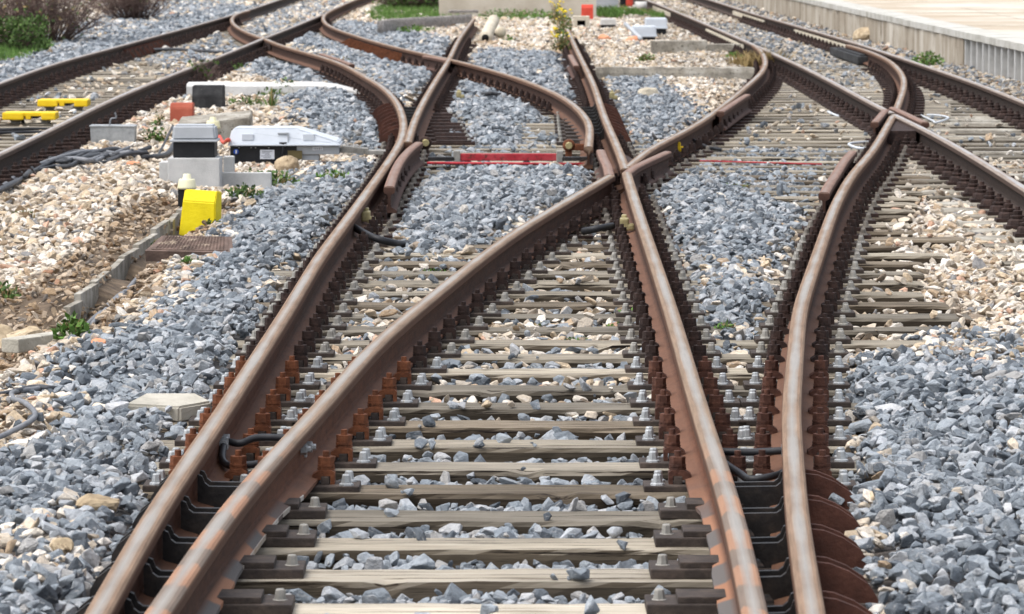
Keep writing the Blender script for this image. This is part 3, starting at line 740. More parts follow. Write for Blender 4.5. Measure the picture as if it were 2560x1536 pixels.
# trench on the left
TRN = [W(x, y, -.17) for x, y in [(470,500),(420,528),(385,556),(330,592),(282,620),(241,665),(188,700),(159,721),(135,750),(122,793)]]
def seg_d(P, X, Y):
    d = np.full(X.shape, 1e9)
    for a, b in zip(P[:-1], P[1:]):
        ax, ay, bx, by = a[0], a[1], b[0], b[1]; L2 = (bx-ax)**2+(by-ay)**2+1e-9
        t = np.clip(((X-ax)*(bx-ax)+(Y-ay)*(by-ay))/L2, 0, 1)
        d = np.minimum(d, np.hypot(X-ax-t*(bx-ax), Y-ay-t*(by-ay)))
    return d
dtr = seg_d(TRN, XX, YY)
SOIL = np.exp(-(dtr/.30)**2)*(XX < 3)
RD = np.full(XX.shape, 9.0)
for k, T in TR.items():
    xr = np.interp(gy, T[:, 1], T[:, 0]); ok = (gy >= T[0, 1]-.1) & (gy <= T[-1, 1]+.1)
    RD = np.minimum(RD, np.where(ok[:, None], np.abs(XX-xr[:, None]), 9))
def blur(A, nx, ny):
    kx = np.ones(nx)/nx; ky = np.ones(ny)/ny
    for _ in range(2):
        p = np.pad(A, ((0, 0), (nx//2, nx//2)), 'edge'); A = np.apply_along_axis(lambda r: np.convolve(r, kx, 'valid'), 1, p)[:, :A.shape[1]]
        p = np.pad(A, ((ny//2, ny//2), (0, 0)), 'edge'); A = np.apply_along_axis(lambda r: np.convolve(r, ky, 'valid'), 0, p)[:A.shape[0], :]
    return A
LEVb = blur(LEV, 5, 5)
TANb = blur(TAN, 5, 7)
def vnoise(X, Y, s, seed):
    r = np.random.RandomState(seed); T = r.rand(64, 64); x = X/s; y = Y/s
    xi = np.floor(x).astype(int); yi = np.floor(y).astype(int); fx = x-xi; fy = y-yi; fx = fx*fx*(3-2*fx); fy = fy*fy*(3-2*fy)
    g = lambda a, b: T[a % 64, b % 64]
    return g(xi, yi)*(1-fx)*(1-fy)+g(xi+1, yi)*fx*(1-fy)+g(xi, yi+1)*(1-fx)*fy+g(xi+1, yi+1)*fx*fy
tq = sorted([(p.y, p.x) for p in TRN]); xt = np.interp(gy, [q[0] for q in tq], [q[1] for q in tq])[:, None]
rs_ = (XX > xt+.01)*1.0
LEVb = LEVb-rs_*.14*np.exp(-((dtr-.07)/.10)**2)-.015*np.exp(-(dtr/.5)**2)
bank = [W(x_, y_, -.2)[:2] for x_, y_ in [(-200, 640), (40, 690), (120, 760), (140, 810), (60, 880), (-200, 980)]]
SOIL = np.maximum(SOIL, inside(bank, XX, YY)*1.0); LEVb = LEVb-.13*blur(inside(bank, XX, YY)*1.0, 7, 7)
# ballast is kept clear of the rails and their fastenings
clr = np.clip((np.where(YY < 12.95, .17, .25)-RD)/.09, 0, 1)
LEVb = LEVb*(1-clr)+np.minimum(LEVb, -.222)*clr
LEVb = LEVb+.05*(vnoise(XX, YY, .9, 3)-.5)*np.clip((RD-.2)/.4, 0, 1)+.025*(vnoise(XX, YY, .3, 5)-.5)
# tan mound left
mound = W(250, 480, -.18); LEVb += .10*np.exp(-(((XX-mound.x)/.8)**2+((YY-mound.y)/2.0)**2))*np.clip((RD-.5)/.5, 0, 1)
def samp(A, x, y):
    i = np.clip((x-GX0)/DX, 0, len(gx)-1.001); j = np.clip((y-GY0)/DY, 0, len(gy)-1.001)
    i0 = i.astype(int); j0 = j.astype(int); a = i-i0; b = j-j0
    return A[j0, i0]*(1-a)*(1-b)+A[j0, i0+1]*a*(1-b)+A[j0+1, i0]*(1-a)*b+A[j0+1, i0+1]*a*b
def gz(x, y): return float(samp(LEVb, np.array([x]), np.array([y]))[0])
# ground sheet: detailed near the camera, large skirt to the horizon
st = 3
sx, sy = XX[::st, ::st], YY[::st, ::st]; sz = LEVb[::st, ::st]-.035; tn = TANb[::st, ::st]
ny, nx = sx.shape
V = np.stack([sx, sy, sz], -1).reshape(-1, 3)
idx = np.arange(ny*nx).reshape(ny, nx)
Q = np.stack([idx[:-1, :-1], idx[:-1, 1:], idx[1:, 1:], idx[1:, :-1]], -1).reshape(-1, 4)
me = bpy.data.meshes.new('ground')
ex = [(-600, -200, -.3), (600, -200, -.3), (600, 1500, -.3), (-600, 1500, -.3)]
c0, c1, c2, c3 = idx[0, 0], idx[0, -1], idx[-1, -1], idx[-1, 0]; nb = len(V)
verts = V.tolist()+ex; faces = Q.tolist()
bot = idx[0, :].tolist(); rgt = idx[:, -1].tolist(); top = idx[-1, :].tolist(); lft = idx[:, 0].tolist()
faces.append([nb, nb+1]+bot[::-1]); faces.append([nb+1, nb+2]+rgt[::-1]); faces.append([nb+2, nb+3]+top); faces.append([nb+3, nb]+lft)
me.from_pydata(verts, [], faces); me.materials.append(M['ground'])
at = me.attributes.new('tan', 'FLOAT', 'POINT'); at.data.foreach_set('value', np.concatenate([tn.ravel(), [.8]*4]).astype(np.float32))
gr = put('ground', me); tag(gr, kind='structure')
EXC = []       # footprints kept clear of stones: (cx, cy, hx, hy, angle)
exec_after = []
# ------------------------------------------------------------------ equipment
def fr(x0, x1, yb, yt=None, z=-.2):
    A = W(x0, yb, z); B = W(x1, yb, z); m = mpp(A.y)
    return A, B.x-A.x, m, ((yb-yt)*m if yt is not None else 0)
def exc(c, hx, hy, a=0): EXC.append((c[0], c[1], hx, hy, a))
def wedge(b, w, d, h, top_d, hb=None, bev=.006, dx=0):
    """block with a sloping upper front face: base w x d, front height h, back height hb, slope depth top_d"""
    hb = hb or h
    bm = bmesh.new()
    pr = [(0, 0), (d, 0), (d, hb), (top_d, hb), (0, h)]
    vs = [bm.verts.new((-w/2+(dx if z > 0 else 0), y, z)) for y, z in pr]; ws = [bm.verts.new((w/2-(dx if z > 0 else 0), y, z)) for y, z in pr]
    bm.faces.new(vs); bm.faces.new(ws[::-1])
    for i in range(5):
        j = (i+1) % 5; bm.faces.new((vs[i], ws[i], ws[j], vs[j]))
    bmesh.ops.recalc_face_normals(bm, faces=bm.faces)
    bmesh.ops.bevel(bm, geom=list(bm.edges), offset=bev, segments=2, affect='EDGES')
    b.bm(bm)
def wedge_obj(name, mat, x0, x1, ytop, ymid, ybot, label, cat, d=.2, z=-.2, dx=.0, bev=.006, sink=.05, slope=None):
    A, w, m, h = fr(x0, x1, ybot, ymid, z); up = (ymid-ytop)*m
    sd = slope if slope else up*.45
    b = MB(); wedge(b, w, max(d, sd+.05), h+sink, sd, h+sink+up-sd*.02, bev, dx)
    o = b.obj(name, mat, None, (A.x+w/2, A.y, z-sink)); tag(o, label, cat); exc((A.x+w/2, A.y+d/2), w/2+.01, d/2+.01); return o
# yellow, red, black blocks
wedge_obj('marker_block', M['yellow'], 430, 520, 460, 488, 552, 'bright yellow concrete block in front of the black post', 'marker block', .16, -.2, .012).rotation_euler = (R(-3), R(3.5), R(-9))
wedge_obj('marker_block', M['red_block'], 410, 467, 250, 262, 308, 'brick red block beside the rail of the left track', 'marker block', .2, -.2, .004)
wedge_obj('equipment_box', M['black_tar'], 463, 540, 208, 232, 276, 'tarred black box with a pale lid behind the red block', 'box', .3, -.2, .004)
# grey concrete trough block
A, w, m, h = fr(428, 600, 338, 308); b = MB()
bm = bmesh.new(); L = w; d = .42
pts = [(-.5*L, 0, 0), (.5*L, .18, 0), (.5*L, .18+d, 0), (-.5*L, d, 0), (-.5*L, 0, .15), (.5*L, .18, .20), (.5*L, .18+d, .25), (-.5*L, d, .20)]
q = [bm.verts.new(p) for p in pts]
for f in ((0, 3, 2, 1), (4, 5, 6, 7), (0, 1, 5, 4), (1, 2, 6, 5), (2, 3, 7, 6), (3, 0, 4, 7)): bm.faces.new([q[i] for i in f])
bmesh.ops.bevel(bm, geom=list(bm.edges), offset=.008, segments=2, affect='EDGES'); b.bm(bm)
o = b.obj('concrete_trough', M['concrete_old'], None, (A.x+w/2, A.y, -.23)); tag(o, 'long weathered concrete trough block behind the grey lidded box', 'concrete block'); exc((A.x+w/2, A.y+.25), w/2, .3)
b = MB(); b.box((-.06, .0, .05), (.2, .06, .045)); b.obj('opening', M['dark_hole'], o)  # solid dark block, shade of the opening painted by colour
# cable box on its pedestal
A, w, m, h = fr(405, 531, 470, 382)
ped = empty('concrete_pedestal', (A.x+w/2, A.y, -.2), 'pale concrete pedestal carrying the grey lidded box', 'concrete pedestal')
b = MB(); b.box((0, .15, h/2-.05), (w, .30, h+.1), bev=.008); b.obj('pedestal_block', M['concrete'], ped)
b = MB(); b.box((-w/2-.031, .17, h/2-.06), (.06, .2, h*.82+.1), bev=.006); b.obj('side_slab', M['concrete'], ped)
b = MB(); b.box((w/2+.16, .26, .03), (.33, .07, .2), bev=.006); b.obj('low_wall', M['concrete'], ped)
b = MB(); b.box((w/2+.035, .40, .09), (.07, .1, .28), bev=.006); b.obj('rear_block', M['concrete'], ped)
exc((A.x+w/2+.08, A.y+.2), w/2+.2, .25)
bx = empty('cable_box', (A.x+w/2, A.y+.03, -.2+h), 'black box with a light grey lid standing on the concrete pedestal', 'cable box')
wb = 108*m; hb = 38*m; hl = 36*m
b = MB(); b.box((0, .12, hb/2-.001), (wb*.93, .24, hb), bev=.008); b.obj('body', M['black_box'], bx)
b = MB(); b.box((0, .12, hb+.008), (wb*1.07, .28, .014), bev=.005)
bm = bmesh.new(); bmesh.ops.create_cube(bm, size=1)
for v in bm.verts:
    k = .93 if v.co.z > 0 else 1; v.co = Vector((v.co.x*wb*k, v.co.y*.25*k, v.co.z*hl))
bmesh.ops.bevel(bm, geom=list(bm.edges), offset=.014, segments=3, affect='EDGES'); b.bm(bm, Matrix.Translation((0, .12, hb+.013+hl/2)))
b.obj('lid', M['grey_lid2'], bx)
# point machine
A, w, m, h = fr(553, 700, 402, 352)
pm = empty('point_machine', (A.x, A.y, -.2), 'light grey and black point machine with a sloping lid beside the left rail', 'point machine')
Wm = 268*m; hb = 50*m
b = MB(); b.box((Wm*.31, .20, hb/2-.02), (Wm*.60, .38, hb+.04), bev=.006); b.obj('body', M['black_box'], pm)
b = MB(); lidp = [(0, hb+.004), (Wm*.985, hb+.004), (Wm, hb+.016), (Wm*.985, hb+.034), (Wm*.66, hb+.118), (Wm*.60, hb+.128), (Wm*.06, hb+.128), (Wm*.025, hb+.112), (0, hb+.03)]
bm = bmesh.new(); fv = [bm.verts.new((x, 0.03 if z > hb+.05 else -.01, z)) for x, z in lidp]; bv = [bm.verts.new((x, .37 if z > hb+.05 else .42, z)) for x, z in lidp]
bm.faces.new(fv); bm.faces.new(bv[::-1])
for i in range(len(lidp)): bm.faces.new((fv[i], bv[i], bv[(i+1) % len(lidp)], fv[(i+1) % len(lidp)]))
bmesh.ops.recalc_face_normals(bm, faces=bm.faces)
bmesh.ops.bevel(bm, geom=[e for e in bm.edges if e.calc_length() > .03], offset=.008, segments=2, affect='EDGES'); b.bm(bm)
b.box((Wm*.5, .2, hb+.005), (Wm*1.015, .46, .012), bev=.004)
lid = b.obj('lid', M['grey_lid'], pm)
for fx in (.17, .72):
    b = MB(); b.box((Wm*fx, .006, hb+.062), (Wm*.105, .022, .048), bev=.004); b.obj('lid_handle', M['grey_lid'], lid)
b = MB(); b.box((Wm*.49, .012, hb+.090), (Wm*.10, .02, .012), bev=.003); b.box((Wm*.535, .0, hb+.05), (.008, .012, .07)); b.obj('lid_clip', M['grey_lid2'], lid)
b = MB(); b.box((Wm*.49, -.025, hb+.02), (.055, .012, .012), bev=.003); b.tube([(Wm*.49, -.022, hb+.02), (Wm*.49, -.024, hb-.03), (Wm*.485, -.02, hb-.07), (Wm*.48, -.016, hb-.11)], .009, 8); b.obj('latch', M['black_box'], pm)
b = MB(); b.box((Wm*.345, .008, hb-.065), (.105, .006, .068)); lab = b.obj('label_plate', M['label_white'], pm)
b = MB()
for r in range(5): b.box((Wm*.345-.01*(r % 2), .004, hb-.043-.011*r), (.075-.02*(r % 3), .003, .0035))
b.obj('label_text', M['label_ink'], lab)
b = MB(); b.box((Wm*.595, .008, hb-.068), (.105, .006, .062)); b.obj('maker_plate', M['label_bronze'], pm)
b = MB(); b.lathe([(.02, 0), (.019, .003)], (Wm*.065, .0085, hb-.045), 20, True, Matrix.Rotation(R(90), 3, 'X')); sg = b.obj('sign_disc', M['blue_sign'], pm)
b = MB(); b.box((Wm*.065, .0035, hb-.045), (.010, .003, .026)); b.obj('sign_mark', M['label_white'], sg)
for q in (.09, .2, .24, .36): 
    b = MB(); b.lathe([(.005, 0), (.004, .004)], (Wm*q, .009, hb-.016), 10, True, Matrix.Rotation(R(90), 3, 'X')); b.obj('screw_head', M['galv'], pm)
b = MB(); b.box((Wm*.80, .14, hb-.035), (Wm*.39, .24, .062), bev=.006); b.box((Wm*.72, .14, hb-.085), (Wm*.18, .2, .05), bev=.004); arm = b.obj('drive_housing', M['grey_lid2'], pm)
b = MB(); b.box((Wm*.80, .017, hb-.022), (.075, .004, .026)); lp = b.obj('label_plate', M['label_white'], arm)
b = MB()
for q in range(5): b.box((Wm*.80-.026+.013*q, .013, hb-.024), (.006, .003, .010+.004*(q % 2)))
b.obj('label_text', M['label_ink'], lp)
b = MB(); x0 = Wm*1.0
for q in range(16): b.box((x0+.012+q*.0125, .14, hb-.03-q*.0012), (.0085, .18, .046), bev=.003)
b.box((x0+.1, .14, hb-.04), (.2, .16, .03)); b.box((x0+.27, .14, hb-.055), (.16, .17, .03), bev=.004); b.obj('rod_cover', M['galv_dull'], pm)
b = MB(); b.box((x0+.10, .14, .0), (Wm*.9, .16, .05), bev=.004); b.obj('tie_bar', M['black_box'], pm)
exc((A.x+Wm*.5, A.y+.2), Wm*.55, .26)
# cream capped posts
def capped(x, yt, ycap, yb, wcap, label, z=-.2):
    A, w, m, h = fr(x-10, x+10, yb, ycap, z); p = empty('cable_post', (A.x+w/2, A.y, z), label, 'post')
    wc = wcap*m/2; hc = (ycap-yt)*m
    b = MB(); b.box((-wc*.35, 0, h/2-.03), (wc*1.15, wc*1.1, h+.06), bev=.004); b.tube([(wc*.45, -wc*.2, 0), (wc*.45, -wc*.2, h)], .008, 8); b.obj('pole', M['black_box'], p)
    b = MB(); b.lathe([(wc*1.0, h-.001), (wc*1.03, h+hc*.1), (wc*.97, h+hc*.18), (wc*.88, h+hc*.58), (wc*.78, h+hc*.66), (wc*.45, h+hc*.68), (wc*.40, h+hc*.98), (wc*.3, h+hc)], (0, 0, 0), 20, True); b.obj('cap', M['cream'], p)
    exc((A.x, A.y), .08, .08)
capped(452, 420, 456, 520, 46, 'black post with a cream cap behind the yellow block')
capped(515, 283, 310, 378, 36, 'black post with a cream cap behind the grey lidded box')
cable('conduit', [W(530, 330, -.02), W(540, 345, -.05), W(552, 338, .0), W(560, 352, -.12)], .014, M['cable_red'], 'red conduit bend between the cable box and the point machine', 'conduit')
# manhole cover
c = [W(350, 606, -.15), W(563, 610, -.15), W(560, 572, -.085), W(392, 569, -.085)]
cen = sum(c, Vector())/4
mh = empty('manhole_cover', (cen.x, cen.y, cen.z), 'rusty square chequered manhole cover half buried in stones', 'manhole cover')
L = [p-cen for p in c]; nrm = (L[1]-L[0]).cross(L[3]-L[0]).normalized()
b = MB(); vs = L+[p-nrm*.06 for p in L]; b.add(vs, [[0, 1, 2, 3], [7, 6, 5, 4], [0, 4, 5, 1], [1, 5, 6, 2], [2, 6, 7, 3], [3, 7, 4, 0]]); b.obj('frame', M['cover_iron'], mh)
def mp(u, v, h=0): return (L[0]*(1-u)*(1-v)+L[1]*u*(1-v)+L[2]*u*v+L[3]*(1-u)*v)+nrm*h
b = MB()
b.add([mp(.06, .07, .004), mp(.94, .07, .004), mp(.94, .93, .004), mp(.06, .93, .004), mp(.06, .07, 0.0005), mp(.94, .07, 0.0005), mp(.94, .93, 0.0005), mp(.06, .93, .0005)], [[0, 1, 2, 3], [0, 4, 5, 1], [1, 5, 6, 2], [2, 6, 7, 3], [3, 7, 4, 0]])
for i in range(20):
    for j in range(12):
        u = .09+.82*(i+.5)/20; v = .10+.8*(j+.5)/12; du = .014 if (i+j) % 2 else .009; dv = .018 if (i+j) % 2 else .028
        b.add([mp(u-du, v-dv, .0045), mp(u+du, v-dv, .0045), mp(u+du, v+dv, .0045), mp(u-du, v+dv, .0045), mp(u, v, .0125)], [[0, 1, 4], [1, 2, 4], [2, 3, 4], [3, 0, 4]])
b.obj('cover_plate', M['cover_iron'], mh)
exc((cen.x-.05, cen.y), (c[1].x-c[0].x)*.37, (c[2].y-c[1].y)/2+.05)
MHC = cen
# grey junction box beside the left track
A, w, m, h = fr(216, 328, 356, 318)
jb = empty('junction_box', (A.x+w/2, A.y, -.165), 'grey steel junction box beside the left track rail', 'junction box')
b = MB(); b.box((0, .09, h/2), (w*.94, .18, h), bev=.006, taper=1.03); b.obj('body', M['galv'], jb)
b = MB(); b.box((0, .09, h+.006), (w, .2, .014), bev=.004); b.obj('lid', M['galv'], jb); exc((A.x+w/2, A.y+.09), w/2, .11)
b = MB(); b.tube(bez([(-.03, .09, h+.01), (-.02, .1, h+.06), (.02, .1, h+.07), (.015, .09, h+.11)]), .007, 7); b.obj('wire', M['cable_grey'], jb)
# yellow beacons on the left track
def balise(x0, x1, yt, yb, yfoot, label):
    A, w, m, h = fr(x0, x1, yfoot, yb, ZS); H = (yb-yt)*m
    p = empty('track_beacon', (A.x+w/2, A.y, ZS), label, 'track beacon'); hf = h
    b = MB(); n = 22; secs = []
    for (xx, ww, z0, zz) in [(-w*.30, w*.40, hf, H), (w*.36, w*.27, hf, H)]:
        b.box((xx, .12, z0+zz/2), (ww, .30, zz), bev=.012)
    b.box((w*.06, .12, hf+H*.74), (w*.40, .26, H*.5), bev=.006)
    b.box((-w*.02, .12, hf+H*.35), (w*.1, .26, H*.6), bev=.006); b.obj('shell', M['yellow_balise'], p)
    b = MB(); b.box((w*.10, .13, hf+H*.42), (w*.1, .24, H*.5), bev=.003); b.obj('core', M['black_box'], p)
    b = MB()
    for q in (-.28, .28): b.box((w*q, .12, hf/2), (w*.15, .12, hf), bev=.004); b.box((w*q, .12, hf*.8), (w*.19, .16, hf*.35), bev=.003)
    b.obj('foot', M['galv_dull'], p)
balise(6, 136, 272, 290, 300, 'yellow track beacon on a sleeper of the left track, nearer of the pair')
balise(91, 213, 241, 258, 268, 'yellow track beacon on a sleeper of the left track, farther of the pair')
# red point rods between the far switch blades
A = W(1110, 386, -.13); B = W(1345, 386, -.13); Yr = A.y
rod = empty('point_rod', (A.x, Yr, -.112), 'flat red stretcher bar lying between the far switch blades', 'point rod')
b = MB(); b.box(((B.x-A.x)/2, 0, 0), (B.x-A.x, .045, .052), bev=.005); b.obj('bar', M['red_rod'], rod)
b = MB()
for q in (-.02, B.x-A.x+.02): b.box((q, 0, .005), (.05, .07, .085), bev=.006)
b.obj('clamp', M['galv_dull'], rod)
b = MB()
for q in (-.13, B.x-A.x+.13): b.box((q, 0, -.012), (.2, .07, .03), bev=.005)
b.obj('end_plate', M['slide'], rod)
A2 = W(1032, 394, -.145); B2 = W(1415, 397, -.145)
b = MB(); b.tube([Vector((0, 0, 0)), B2-A2], .010, 10); o = b.obj('detector_rod', M['red_rod'], None, A2); tag(o, 'thin red round rod in front of the flat red stretcher bar', 'point rod')
A3 = W(1690, 389, -.165); B3 = W(1985, 397, -.165)
b = MB(); b.tube([Vector((0, 0, 0)), B3-A3], .006, 10); o = b.obj('detector_rod', M['red_rod'], None, A3); tag(o, 'thin red rod lying on the sleepers right of the middle crossing', 'point rod')
def lug(x, y, s, label):
    P = W(x, y, -.08); p = empty('blade_lug', (P.x, P.y, P.z), label, 'rod lug')
    rot = Matrix.Rotation(R(90), 3, 'X')
    b = MB(); b.lathe([(.045, -.02), (.048, 0), (.045, .02)], (0, 0, 0), 18, True, rot); b.box((s*.085, 0, -.012), (.11, .04, .05), bev=.006); b.box((-.002, 0, -.065), (.05, .03, .09), bev=.006); b.obj('arm', M['rust_orange'] if s > 0 else M['rust_dark'], p)
    b = MB(); b.lathe([(.028, .0), (.029, .03), (.024, .036)], (0, 0, 0), 8, False, rot); b.obj('bolt_head', M['brass'], p)
lug(1028, 345, -1, 'rusty eye lug with a brass bolt on the left far blade')
lug(1374, 352, 1, 'orange rusty eye lug with a brass bolt on the curved far blade')
# cable channel : concrete slabs and cables
ch = empty('cable_channel', TRN[3], 'curving row of thin concrete slabs edging the cable trench on the left', 'cable channel')
tp = bez(TRN, 4)
for i in range(0, len(tp)-4, 3):
    a = tp[i]; c2 = tp[min(i+3, len(tp)-1)]; d = (c2-a); L = d.length; an = math.atan2(d.y, d.x)
    b = MB(); b.box((0, 0, -.06), (L-.006, .035, .22), rz=0, bev=.004)
    mid = (a+c2)/2-ch.location; mz = (a+c2)/2; mz = gz(mz.x-.14, mz.y)-.095-ch.location.z
    o = b.obj('edge_slab', M['concrete_old'], ch, (mid.x, mid.y, mz+.06+random.uniform(-.012, .012)), an+random.uniform(-.05, .05))
P = W(92, 826, -.2); b = MB(); b.box((0, 0, 0), (.4, .09, .06), rz=R(60), bev=.006)
o = b.obj('loose_slab', M['concrete_grey'], None, (P.x, P.y, -.20)); tag(o, 'pale loose concrete slab at the near end of the cable channel', 'concrete slab')
def offp(P, dx, dz=0, wv=.02):
    return [Vector((p.x+dx+random.uniform(-wv, wv), p.y+random.uniform(-.05, .05), gz(p.x+dx, p.y)+dz)) for p in P]
for q, (dx, lab) in enumerate([(.09, 'thick grey cable in the trench, nearest to the edge slabs'), (.14, 'grey cable in the trench, farthest from the edge slabs'), (.115, 'grey cable in the trench, between two others')]):
    cable('trench_cable', offp(TRN[2:8], dx, .02), .013, M['cable_grey'], lab, group='cables in the trench')
# bundle along the left track
cb = empty('cable_bundle', W(300, 400, -.18), 'tangled bundle of grey cables lying beside the left track', 'cable bundle')
base = [(-60, 490), (10, 470), (60, 425), (90, 405), (160, 405), (210, 398), (260, 388), (310, 385), (350, 388)]
for q in range(15):
    n0 = random.choice([0, 0, 1, 2, 3]); pts = []
    for (x, y) in base[n0:random.choice([7, 8, 9, 9])]:
        yy = y+random.gauss(0, 7)+8*math.sin(q*1.7+x*.02); p = W(x+random.gauss(0, 7), yy, -.18); p.z = gz(p.x, p.y)+.02+random.uniform(0, .05); pts.append(p-cb.location)
    cable('strand', pts, random.choice([.011, .014, .017]), M['cable'] if random.random() < .7 else M['cable_grey'], parent=cb)
def P2(x, y, dz=.02):
    p = W(x, y, -.18); p.z = gz(p.x, p.y)+dz; return p
cable('power_cable', [P2(300, 388), P2(340, 393), P2(375, 390, .03), P2(405, 377, .06), P2(422, 362, .09)], .022, M['cable_black'], 'thick black cable running from the bundle to the cable box')
cable('power_cable', [P2(380, 384, .04), P2(400, 362, .1), P2(418, 342, .14)], .01, M['cable_black'], 'thin black cable rising behind the cable box')
for q, yy in enumerate((315, 322, 331)):
    cable('track_cable', [P2(-40, yy+3, .07), P2(60, yy, .07), P2(150, yy-2, .075), P2(240, yy-6, .05)], .014, M['cable_black'], ['black cable crossing the left track, nearest the beacons', 'black cable crossing the left track, middle one', 'black cable crossing the left track, lowest one'][q], group='cables across the left track')
cable('track_cable', [P2(340, 128, .08), P2(420, 130, .09), P2(540, 133, .07)], .02, M['cable'], 'dark cable lying across the far part of the left track')
cable('loose_cable', [P2(-30, 985, .02), P2(30, 965, .02), P2(80, 950, .025), P2(120, 952, .02), P2(160, 944, .0)], .011, M['cable'], 'loose dark cable on tan stones at the left edge')
cable('loose_cable', [P2(35, 1000, .015), P2(28, 975, .02), P2(45, 960, .02), P2(100, 950, .02)], .010, M['cable_grey'], 'loose grey cable end looping at the left edge')
cable('loose_cable', [P2(-40, 1085, .03), P2(30, 1062, .035), P2(85, 1040, .03), P2(62, 1018, .03), P2(30, 1000, .02)], .010, M['cable_grey'], 'lowest grey cable snaking at the left edge')
# rail bonds
def bond(label, pts, r=.013, lugs=True, mat='cable_black'):
    o = cable('rail_bond', pts, r, M[mat], label, 'bonding cable')
    if lugs:
        b = MB()
        for p in (pts[0], pts[-1]): q = p-o.location; b.box(q, (.03, .03, .04), bev=.004); b.lathe([(.014, -.012), (.014, .012)], q+Vector((0, -.02, 0)), 8, False, Matrix.Rotation(R(90), 3, 'X'))
        b.obj('terminal', M['galv'], o)
    return o
def Z(x, y, z): return W(x, y, z)
ya = 13.75; xa, xb = rx('R1', ya), rx('R3n', ya)
bond('black looped bond cable between the left stock rail and blade, upper one', [Vector((xa+.02, ya+.05, -.085)), Vector((xa+.07, ya+.02, -.09)), Vector((xa+.13, ya+.05, -.075)), Vector((xb-.012, ya+.06, -.08))], .012)
bond('black looped bond cable between the left stock rail and blade, lower one', [Vector((xa+.02, ya-.02, -.085)), Vector((xa+.03, ya-.2, -.12)), Vector((xa+.09, ya-.36, -.115)), Vector((xb-.05, ya-.3, -.10)), Vector((xb-.012, ya-.22, -.085))], .012)
b = MB()
for t in (0, .16): b.lathe([(.018, 0), (.018, .018), (.010, .02), (.010, .03)], (rx('R3n', ya-.2-t)+.012, ya-.2-t, -.075+.012*(t > 0)), 6, False, Matrix.Rotation(R(90), 3, 'Y'))
b.obj('bond_bolt', M['galv'], r3, (-r3.location.x, -r3.location.y, 0))
ya = 13.4; xa, xb = rx('R2n', ya), rx('R4n', ya)
bond('black bond cable between the right blade and stock rail, upper one', [Vector((xa+.012, ya+.12, -.085)), Vector((xa+.1, ya+.1, -.085)), Vector((xb-.1, ya+.1, -.085)), Vector((xb-.012, ya+.1, -.08))], .012)
bond('black bond cable between the right blade and stock rail, sagging lower one', [Vector((xa+.012, ya+.08, -.085)), Vector((xa+.09, ya-.18, -.115)), Vector((xb-.14, ya-.30, -.12)), Vector((xb-.04, ya-.24, -.105)), Vector((xb-.012, ya-.02, -.085))], .012)
bond('black rubber hose from the left stock rail into the grey stones', [Z(848, 545, -.09), Z(870, 558, -.10), Z(905, 575, -.12), Z(950, 587, -.15), Z(1000, 592, -.18)], .02, False)
bond('black hose lying over sleepers left of the middle blade rail', [Z(1408, 560, -.14), Z(1440, 553, -.12), Z(1480, 546, -.11)], .02, False)
bond('short black hose right of the middle crossing', [Z(1668, 335, -.10), Z(1690, 348, -.13), Z(1715, 358, -.15), Z(1740, 362, -.17)], .014, False)
bond('dark cable beside the straight far rail, ending in a coil', [Z(1115, 223, -.10), Z(1160, 227, -.13), Z(1185, 226, -.08), Z(1215, 230, -.15)], .02, False)
for lab, pts in (('white wire loop on sleepers left of the right crossing', [(2080, 275), (2040, 281), (2015, 279), (2000, 275), (2030, 282), (2078, 280)]),
                 ('white wire loop below the right crossing beside the guard rail', [(2190, 352), (2150, 362), (2110, 356), (2068, 362), (2050, 368), (2075, 376), (2110, 374)]),
                 ('white wire loop right of the right crossing', [(2225, 282), (2250, 295), (2262, 300), (2290, 292), (2270, 285), (2240, 282)]),
                 ('white wire beside the rail nearest the platform', [(2345, 250), (2370, 246), (2400, 242), (2420, 240)])):
    cable('wire_loop', [P2(x, y, .09) for x, y in pts], .010, M['cable_white'], lab, 'wire')
# yellow rail anchors
def anchor(x, y, label, mat='yellow_balise'):
    P = W(x, y, -.08); b = MB()
    b.box((0, 0, -.01), (.05, .09, .06), bev=.01); b.box((.03, -.02, -.03), (.05, .05, .04), bev=.012); b.box((.0, .05, .02), (.03, .05, .03), bev=.008)
    o = b.obj('rail_anchor', M[mat], None, P); tag(o, label, 'rail clamp')
anchor(884, 518, 'yellow clamp on the inside of the left stock rail', 'brass'); anchor(1636, 350, 'yellow clamp on the curve right of the middle crossing')
anchor(1508, 535, 'pale yellow clamp on the middle blade rail', 'brass'); anchor(1478, 228, 'yellow clamp on the straight far rail', 'brass')
anchor(1108, 226, 'yellowish clamp on the left far straight rail', 'brass'); anchor(1040, 143, 'tan clamp under the far curve', 'brass')
